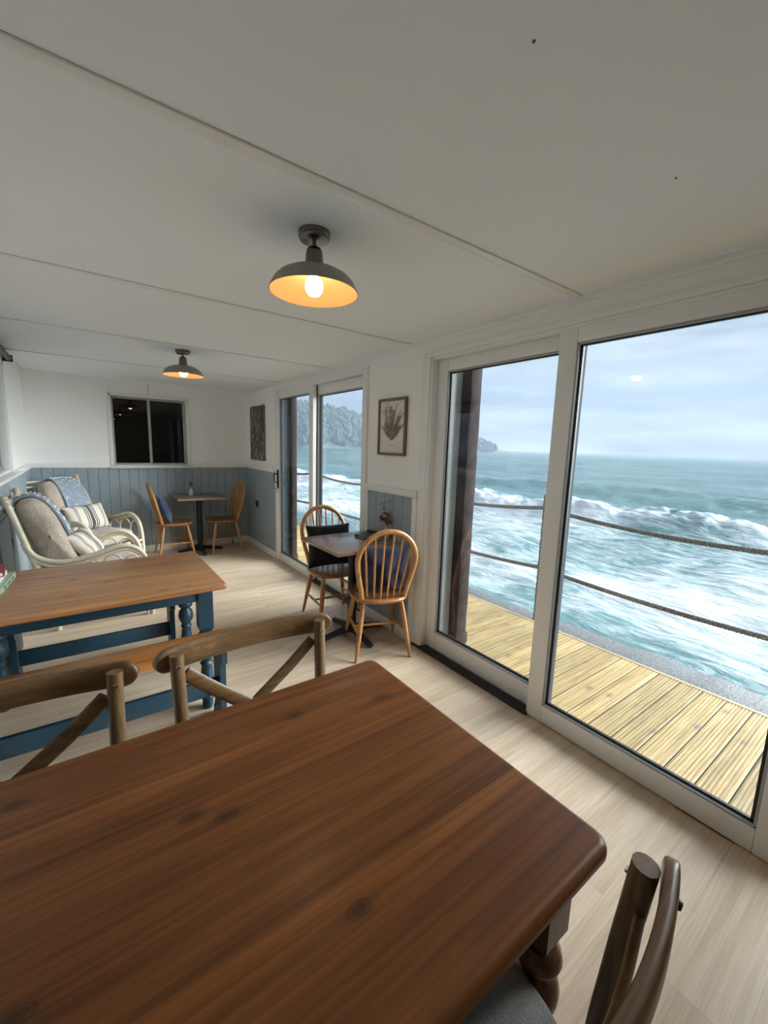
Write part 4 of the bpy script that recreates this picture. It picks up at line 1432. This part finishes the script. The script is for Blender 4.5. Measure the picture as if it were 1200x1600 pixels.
# rough concrete sea wall beyond the deck
m = MB()
NL = 220
edge = []
for i in range(NL+1):
    yy = -6+20*i/NL
    e = 3.55+0.055*math.sin(yy*1.7+0.6)+0.05*math.sin(yy*0.8)+0.03*noise.noise(Vector((yy*3, 0, 0)))
    edge.append((yy, e))
vs, fs = [], []
for yy, e in edge:
    j = 0.012*noise.noise(Vector((yy*6, 2, 0)))
    vs += [(3.10, yy, -0.085), (3.30, yy, -0.088+j), (e-0.05, yy, -0.10+j), (e, yy, -0.135+j), (e+0.10, yy, -0.55), (e+0.22, yy, -2.6)]
for i in range(NL):
    for k in range(5):
        fs.append((i*6+k, i*6+k+1, (i+1)*6+k+1, (i+1)*6+k))
ledge = struct(m.add(vs, fs).build('sea_wall', M['concrete'], angle=60))

PX = 3.31
post_ys = (-0.13, 2.085, 4.33, 6.60, 8.85)
plabels = ('weathered grey rope post outside, right of the near sliding door',
           'weathered grey rope post outside, half hidden by the near door stile',
           'weathered grey rope post outside, behind the pier between the doors',
           'weathered grey rope post outside, behind the far door stile',
           'weathered grey rope post outside, at the far end of the deck')
for yy, lb in zip(post_ys, plabels):
    t = thing('rope_post', lb, 'post', (PX, yy, -0.088), 0, 'posts of the rope fence')
    m = MB()
    prf = [(0.030+0.004*noise.noise(Vector((k*0.9, yy, 0))), 1.17*k/40) for k in range(41)]+[(0.0, 1.185)]
    m.lathe(prf, 14)
    m.v = [(x+0.004*noise.noise(Vector((x*60, y_*60, z*40))), y_+0.004*noise.noise(Vector((x*60+9, y_*60, z*40))), z) for x, y_, z in m.v]
    m.build('pole', M['post'], t, angle=70)
    for zz in (1.062, 0.520):
        MB().tube([(0.034*math.cos(2*PI*k/14), 0.034*math.sin(2*PI*k/14), zz) for k in range(14)], 0.010, 8, closed=True).build('rope_collar', M['rope'], t)


def rope(label, ztop, sag):
    mb = MB()
    ctr = []
    for i in range(len(post_ys)-1):
        a, b_ = post_ys[i], post_ys[i+1]
        nseg = 190
        for k in range(nseg):
            tt = k/nseg
            ctr.append(Vector((PX-0.045, a+(b_-a)*tt, ztop-4*sag*tt*(1-tt))))
    for s in range(3):
        pts = []
        for i, p in enumerate(ctr):
            an = 2*PI*(i/5.2+s/3)
            pts.append(p+Vector((math.cos(an)*0.0092, 0, math.sin(an)*0.0092)))
        mb.tube(pts, 0.0100, 6)
    return tag(mb.build('rope', M['rope'], angle=80), label, 'rope', 'ropes of the deck fence')


rope('upper thick grey rope strung between the posts along the deck', 0.975, 0.075)
rope('lower thick grey rope strung between the posts along the deck', 0.432, 0.045)

# brown roof posts and the white return board beside the near door
struct(MB().box(XO, 2.195, D1[1]-0.03, D1[1]+0.10, -0.03, ZC).build('trim_7', M['return_board'], bevel=0.003))


def roof_post(label, x0, x1, y0, y1):
    t = thing('roof_post', label, 'post', ((x0+x1)/2, (y0+y1)/2, DZ), 0, 'dark roof posts on the deck')
    a, b_ = (x1-x0)/2, (y1-y0)/2
    m = MB()
    N = 60
    rings = []
    for k in range(N+1):
        z = (ZC-DZ-0.002)*k/N
        rings.append([(x, y_, z) for x, y_ in round_rect(-a, a, -b_, b_, 0.012, 2)])
    n_ = len(rings[0])
    vs = [p for rg in rings for p in rg]
    fs = [(i*n_+k, i*n_+(k+1) % n_, (i+1)*n_+(k+1) % n_, (i+1)*n_+k) for i in range(N) for k in range(n_)]
    fs += [tuple(reversed(range(n_))), tuple(N*n_+k for k in range(n_))]
    vs = [(x+0.003*noise.noise(Vector((x*30, y_*30, z*9))), y_+0.003*noise.noise(Vector((x*30+5, y_*30, z*9))), z) for x, y_, z in vs]
    m.add(vs, fs).build('shaft', M['pier_brown'], t, angle=40)
    MB().box(-a-0.012, a+0.012, -b_-0.012, b_+0.012, 0.0, 0.10).build('base_block', M['pier_brown'], t, bevel=0.02)
    return t


roof_post('dark brown roof post on the deck, seen at the left of the near sliding door', 2.198, 2.31, 2.04, 2.20)
roof_post('dark brown roof post on the deck, seen at the left of the far sliding door', 2.083, 2.158, 4.845, 5.06)

# ------------------------------------------------------------------ the sea
SEA = -1.30
NA, NR = 440, 460
OX, OY = 2.2, 1.5
az = np.radians(np.linspace(-3, 112, NA))
u = np.linspace(0, 1, NR)
rad = 1.25*np.exp(u*math.log(40/1.25))
rad2 = 40*np.exp(np.linspace(0, 1, 90)[1:]*math.log(9000/40))
rad = np.concatenate([rad, rad2])
NR = len(rad)
A_, R_ = np.meshgrid(az, rad)
X = OX+R_*np.sin(A_)
Y = OY+R_*np.cos(A_)
rng = np.random.RandomState(5)


def fbm(X, Y, s, octv=4, seed=0):
    """cheap smooth noise: sums of rotated sines with random phase"""
    rs = np.random.RandomState(seed)
    out = np.zeros_like(X)
    amp = 1.0; tot = 0
    f = s
    for o in range(octv):
        for q in range(5):
            th = rs.uniform(0, 2*np.pi); ph = rs.uniform(0, 2*np.pi); ff = f*rs.uniform(0.7, 1.4)
            out += amp*np.sin((X*np.cos(th)+Y*np.sin(th))*ff+ph)/2.2
        tot += amp
        amp *= 0.55; f *= 2.05
    return out/tot


fade = np.exp(-R_/900.0)
near = np.clip((R_-1.0)/6.0, 0, 1)
Z = np.zeros_like(X)
# long swells rolling in towards the house
for wl_, am, th, ph in ((11.0, 0.16, 0.12, 0.3), (17.0, 0.20, -0.15, 2.0), (6.3, 0.07, 0.35, 1.1), (4.1, 0.045, -0.4, 4.0)):
    k = 2*np.pi/wl_
    Z += am*np.sin(k*(X*np.cos(th)+Y*np.sin(th))+ph+0.8*fbm(X, Y, 0.12, 2, int(wl_*10)))
Z *= 0.75
Z += 0.085*fbm(X, Y, 0.9, 4, 21)+0.035*fbm(X, Y, 3.4, 3, 22)
# breaking wave
cx = 16.6-0.055*(Y-6)+0.7*np.sin(Y*0.33+0.5)+0.35*fbm(X*0, Y, 0.8, 3, 31)
ca = 0.62*(0.75+0.45*np.sin(Y*0.24-0.6))*(1+0.35*fbm(X*0, Y, 1.6, 3, 32))
dx = X-cx
crest = np.where(dx < 0, np.exp(-(dx/1.1)**2), np.exp(-(dx/3.2)**2))
Z += np.clip(ca, 0.12, 1.2)*crest*(1+0.18*fbm(X, Y, 4.5, 3, 33)*np.exp(-(dx/1.2)**2))
# a second, lower line nearer the wall
cx2 = 9.3+0.8*np.sin(Y*0.41+2.2)+0.4*fbm(X*0, Y, 0.9, 3, 35)
dx2 = X-cx2
Z += 0.20*np.where(dx2 < 0, np.exp(-(dx2/0.7)**2), np.exp(-(dx2/2.0)**2))*(0.7+0.5*np.sin(Y*0.3+1))
Z *= (0.35+0.65*near)*np.where(R_ > 40, fade, 1.0)
Zw = SEA+Z
# foam cover: thick in the surf zone, thin streaks outside it
foam = 0.53*np.exp(-((X-10.3)/4.5)**2)+0.85*np.where(dx < 0, np.exp(-(dx/2.4)**2), np.exp(-(dx/0.85)**2))
foam += 0.30*np.where(dx2 < 0, np.exp(-(dx2/1.2)**2), np.exp(-(dx2/0.6)**2))
foam += 0.06*np.exp(-((X-4.0)/1.2)**2)
wc = np.clip(fbm(X*1.0, Y*0.5, 0.22, 3, 41)-0.75, 0, 1)*1.2*np.exp(-((X-45)/50)**2)
foam += wc
foam = np.clip(foam*(0.88+0.35*fbm(X, Y, 0.55, 3, 43)), 0, 1)
verts = np.stack([X, Y, Zw], -1).reshape(-1, 3)
idx = np.arange(NR*NA).reshape(NR, NA)
quads = np.stack([idx[:-1, :-1], idx[:-1, 1:], idx[1:, 1:], idx[1:, :-1]], -1).reshape(-1, 4)
me = bpy.data.meshes.new('sea')
me.vertices.add(len(verts)); me.vertices.foreach_set('co', verts.ravel())
me.loops.add(quads.size); me.loops.foreach_set('vertex_index', quads[:, ::-1].ravel().astype(np.int32))
me.polygons.add(len(quads)); me.polygons.foreach_set('loop_start', np.arange(0, quads.size, 4, dtype=np.int32))
me.polygons.foreach_set('use_smooth', np.ones(len(quads), dtype=bool))
me.update(calc_edges=True)
at = me.attributes.new('foam', 'FLOAT', 'POINT')
at.data.foreach_set('value', foam.reshape(-1).astype(np.float32))

m, n, l, b = new_mat('sea_water')
atn = n.new('ShaderNodeAttribute'); atn.attribute_name = 'foam'
tc = n.new('ShaderNodeTexCoord')
mp1 = n.new('ShaderNodeMapping'); mp1.inputs['Scale'].default_value = (1.35, 0.48, 1.0)
l.new(tc.outputs['Object'], mp1.inputs['Vector'])
nw = n.new('ShaderNodeTexNoise'); nw.inputs['Scale'].default_value = 0.8; nw.inputs['Detail'].default_value = 3
l.new(mp1.outputs[0], nw.inputs['Vector'])
wa = n.new('ShaderNodeVectorMath'); wa.operation = 'MULTIPLY_ADD'; wa.inputs[1].default_value = (1.6, 1.6, 0)
l.new(nw.outputs['Color'], wa.inputs[0]); l.new(mp1.outputs[0], wa.inputs[2])
# lacy foam: noise ridges
n1 = n.new('ShaderNodeTexNoise'); n1.inputs['Scale'].default_value = 1.5; n1.inputs['Detail'].default_value = 8; n1.inputs['Roughness'].default_value = 0.62
l.new(wa.outputs[0], n1.inputs['Vector'])
rg = n.new('ShaderNodeMath'); rg.operation = 'SUBTRACT'; rg.inputs[1].default_value = 0.5; l.new(n1.outputs['Fac'], rg.inputs[0])
ab = n.new('ShaderNodeMath'); ab.operation = 'ABSOLUTE'; l.new(rg.outputs[0], ab.inputs[0])
r1 = n.new('ShaderNodeMapRange'); r1.inputs['From Min'].default_value = 0.0; r1.inputs['From Max'].default_value = 0.16
r1.inputs['To Min'].default_value = 1.0; r1.inputs['To Max'].default_value = 0.0
l.new(ab.outputs[0], r1.inputs['Value'])
n2 = n.new('ShaderNodeTexNoise'); n2.inputs['Scale'].default_value = 7.0; n2.inputs['Detail'].default_value = 6; n2.inputs['Roughness'].default_value = 0.65
l.new(mp1.outputs[0], n2.inputs['Vector'])
s1 = n.new('ShaderNodeMath'); s1.operation = 'MULTIPLY_ADD'; s1.inputs[1].default_value = 0.42
l.new(r1.outputs[0], s1.inputs[0])
s2 = n.new('ShaderNodeMath'); s2.operation = 'MULTIPLY_ADD'; s2.inputs[1].default_value = 0.55; s2.inputs[2].default_value = -0.52
l.new(n2.outputs['Fac'], s2.inputs[0])
l.new(s2.outputs[0], s1.inputs[2])
s3 = n.new('ShaderNodeMath'); s3.operation = 'ADD'
l.new(s1.outputs[0], s3.inputs[0]); l.new(atn.outputs['Fac'], s3.inputs[1])
cl = n.new('ShaderNodeMapRange'); cl.inputs['From Min'].default_value = 0.25; cl.inputs['From Max'].default_value = 0.82
l.new(s3.outputs[0], cl.inputs['Value'])
# water body colour: clearer green patches and darker blue-green
n3 = n.new('ShaderNodeTexNoise'); n3.inputs['Scale'].default_value = 0.12; n3.inputs['Detail'].default_value = 5
l.new(mp1.outputs[0], n3.inputs['Vector'])
wr_ = ramp(n, [(0.35, (0.07, 0.148, 0.165)), (0.55, (0.105, 0.21, 0.21)), (0.70, (0.14, 0.262, 0.245))])
l.new(n3.outputs['Fac'], wr_.inputs[0])
# churned, milky water where foam is dense
mk = n.new('ShaderNodeMix'); mk.data_type = 'RGBA'; mk.inputs[7].default_value = (0.29, 0.45, 0.455, 1)
l.new(atn.outputs['Fac'], mk.inputs[0]); l.new(wr_.outputs[0], mk.inputs[6])
fm = n.new('ShaderNodeMix'); fm.data_type = 'RGBA'; fm.inputs[7].default_value = (0.66, 0.69, 0.70, 1)
l.new(cl.outputs[0], fm.inputs[0]); l.new(mk.outputs[2], fm.inputs[6])
l.new(fm.outputs[2], b.inputs['Base Color'])
rr = n.new('ShaderNodeMapRange'); rr.inputs['To Min'].default_value = 0.22; rr.inputs['To Max'].default_value = 0.8
l.new(cl.outputs[0], rr.inputs['Value']); l.new(rr.outputs[0], b.inputs['Roughness'])
b.inputs['IOR'].default_value = 1.33
nb = n.new('ShaderNodeTexNoise'); nb.inputs['Scale'].default_value = 3.0; nb.inputs['Detail'].default_value = 6; nb.inputs['Roughness'].default_value = 0.6
l.new(mp1.outputs[0], nb.inputs['Vector'])
bp = n.new('ShaderNodeBump'); bp.inputs['Strength'].default_value = 0.8; bp.inputs['Distance'].default_value = 0.12
l.new(nb.outputs['Fac'], bp.inputs['Height']); l.new(bp.outputs[0], b.inputs['Normal'])
me.materials.append(m)
sea = bpy.data.objects.new('sea', me)
C.objects.link(sea)
sea['kind'] = 'structure'
sea['label'] = 'rough grey-green sea with white surf beyond the deck'

# ------------------------------------------------------------------ wooded headland
hill_tab = [(-5, 6.3), (10, 6.3), (20, 6.2), (23.7, 6.0), (27.4, 5.7), (30, 5.35), (33, 4.5), (38, 3.7), (43, 2.9), (47.8, 2.15), (50, 1.15), (52.1, 0.05), (53, -0.1)]


def hill_el(a):
    for (a0, e0), (a1, e1) in zip(hill_tab, hill_tab[1:]):
        if a0 <= a <= a1:
            return e0+(e1-e0)*(a-a0)/(a1-a0)
    return 0


def hill_pt(a, q):
    """a azimuth in degrees seen from the house, q 0 at the shore .. 1 at the ridge .. 1.6 behind"""
    shore = 430+6.0*max(0, a-25)
    d = shore+q*130
    hr = (shore+130)*math.tan(math.radians(max(hill_el(a), 0.0)))*0.86
    hh_ = hr*(min(q, 1)**0.75) if q <= 1 else hr*(1-0.5*(q-1))
    hh_ += 2.0*noise.noise(Vector((a*0.5, q*3, 0)))*(1 if q > 0.05 else 0)*min(1, hr/10)
    return Vector((d*math.sin(math.radians(a)), d*math.cos(math.radians(a)), SEA-0.5+max(hh_, 0) + (1.0 if q > 0.02 else -0.5)))


M['rock'] = plain('grey_shore_rock', (0.09, 0.09, 0.085), 0.9, var=0.3, nscale=0.08)
M['forest'] = plain('dark_conifer_green', (0.045, 0.068, 0.050), 0.95, var=0.35, nscale=0.09)
m = MB()
na, nq = 150, 14
m.surf(lambda u, v: hill_pt(-5+57.5*u, 1.7*v), na, nq)
headland = struct(m.build('headland', M['rock'], angle=80))
fo = MB()
rr_ = random.Random(3)
for k in range(2600):
    a = rr_.uniform(-4, 51.0)
    q = rr_.uniform(0.02, 1.15)
    if hill_el(a) < 0.7:
        continue
    p = hill_pt(a, q)
    s = rr_.uniform(0.75, 1.35)*(1.0 if a < 40 else 0.7)
    hgt = 9.5*s; w = 3.6*s
    base = p-Vector((0, 0, 1.0))
    prf = [(w*0.55, 0.0), (w*1.0, hgt*0.25), (w*0.85, hgt*0.5), (w*0.45, hgt*0.78), (0.25, hgt)] if rr_.random() < 0.45 else \
          [(w*0.6, 0.0), (w*1.15, hgt*0.3), (w*1.2, hgt*0.5), (w*0.8, hgt*0.72), (0.3, hgt*0.82)]
    ph = rr_.uniform(0, 1)
    vs, fs = [], []
    for r0, z in prf:
        for i in range(6):
            an = 2*PI*(i+ph)/6
            r1_ = r0*rr_.uniform(0.8, 1.2)
            vs.append((base.x+r1_*math.cos(an), base.y+r1_*math.sin(an), base.z+z))
    for j in range(4):
        for i in range(6):
            fs.append((j*6+i, j*6+(i+1) % 6, (j+1)*6+(i+1) % 6, (j+1)*6+i))
    fs.append(tuple(24+i for i in range(6)))
    fo.add(vs, fs)
forest = fo.build('forest', M['forest'], recalc=False, smooth=False)
forest['kind'] = 'stuff'
forest['label'] = 'dark wooded slope of the headland across the bay'
forest['category'] = 'trees'

# sea mist hanging over the bay between the house and the headland
hz = bpy.data.materials.new('sea_mist')
hz.use_nodes = True
hn = hz.node_tree.nodes; hl = hz.node_tree.links
hn.clear()
ho = hn.new('ShaderNodeOutputMaterial')
hv = hn.new('ShaderNodeVolumeScatter')
hv.inputs['Color'].default_value = (0.24, 0.29, 0.37, 1)
hv.inputs['Density'].default_value = 0.0034
hl.new(hv.outputs[0], ho.inputs['Volume'])
_ms = [(math.sin(math.radians(a))*r0, math.cos(math.radians(a))*r0) for a, r0 in ((-15, 400), (30, 400), (55, 560), (90, 640), (118, 640), (118, 150), (90, 150), (55, 150), (30, 130), (8, 130), (-15, 130))]
mist = MB().prism(_ms, SEA+0.6, 75).build('sea_mist', hz, smooth=False)
mist['kind'] = 'stuff'
mist['label'] = 'grey sea mist hanging over the bay'
mist['category'] = 'mist'
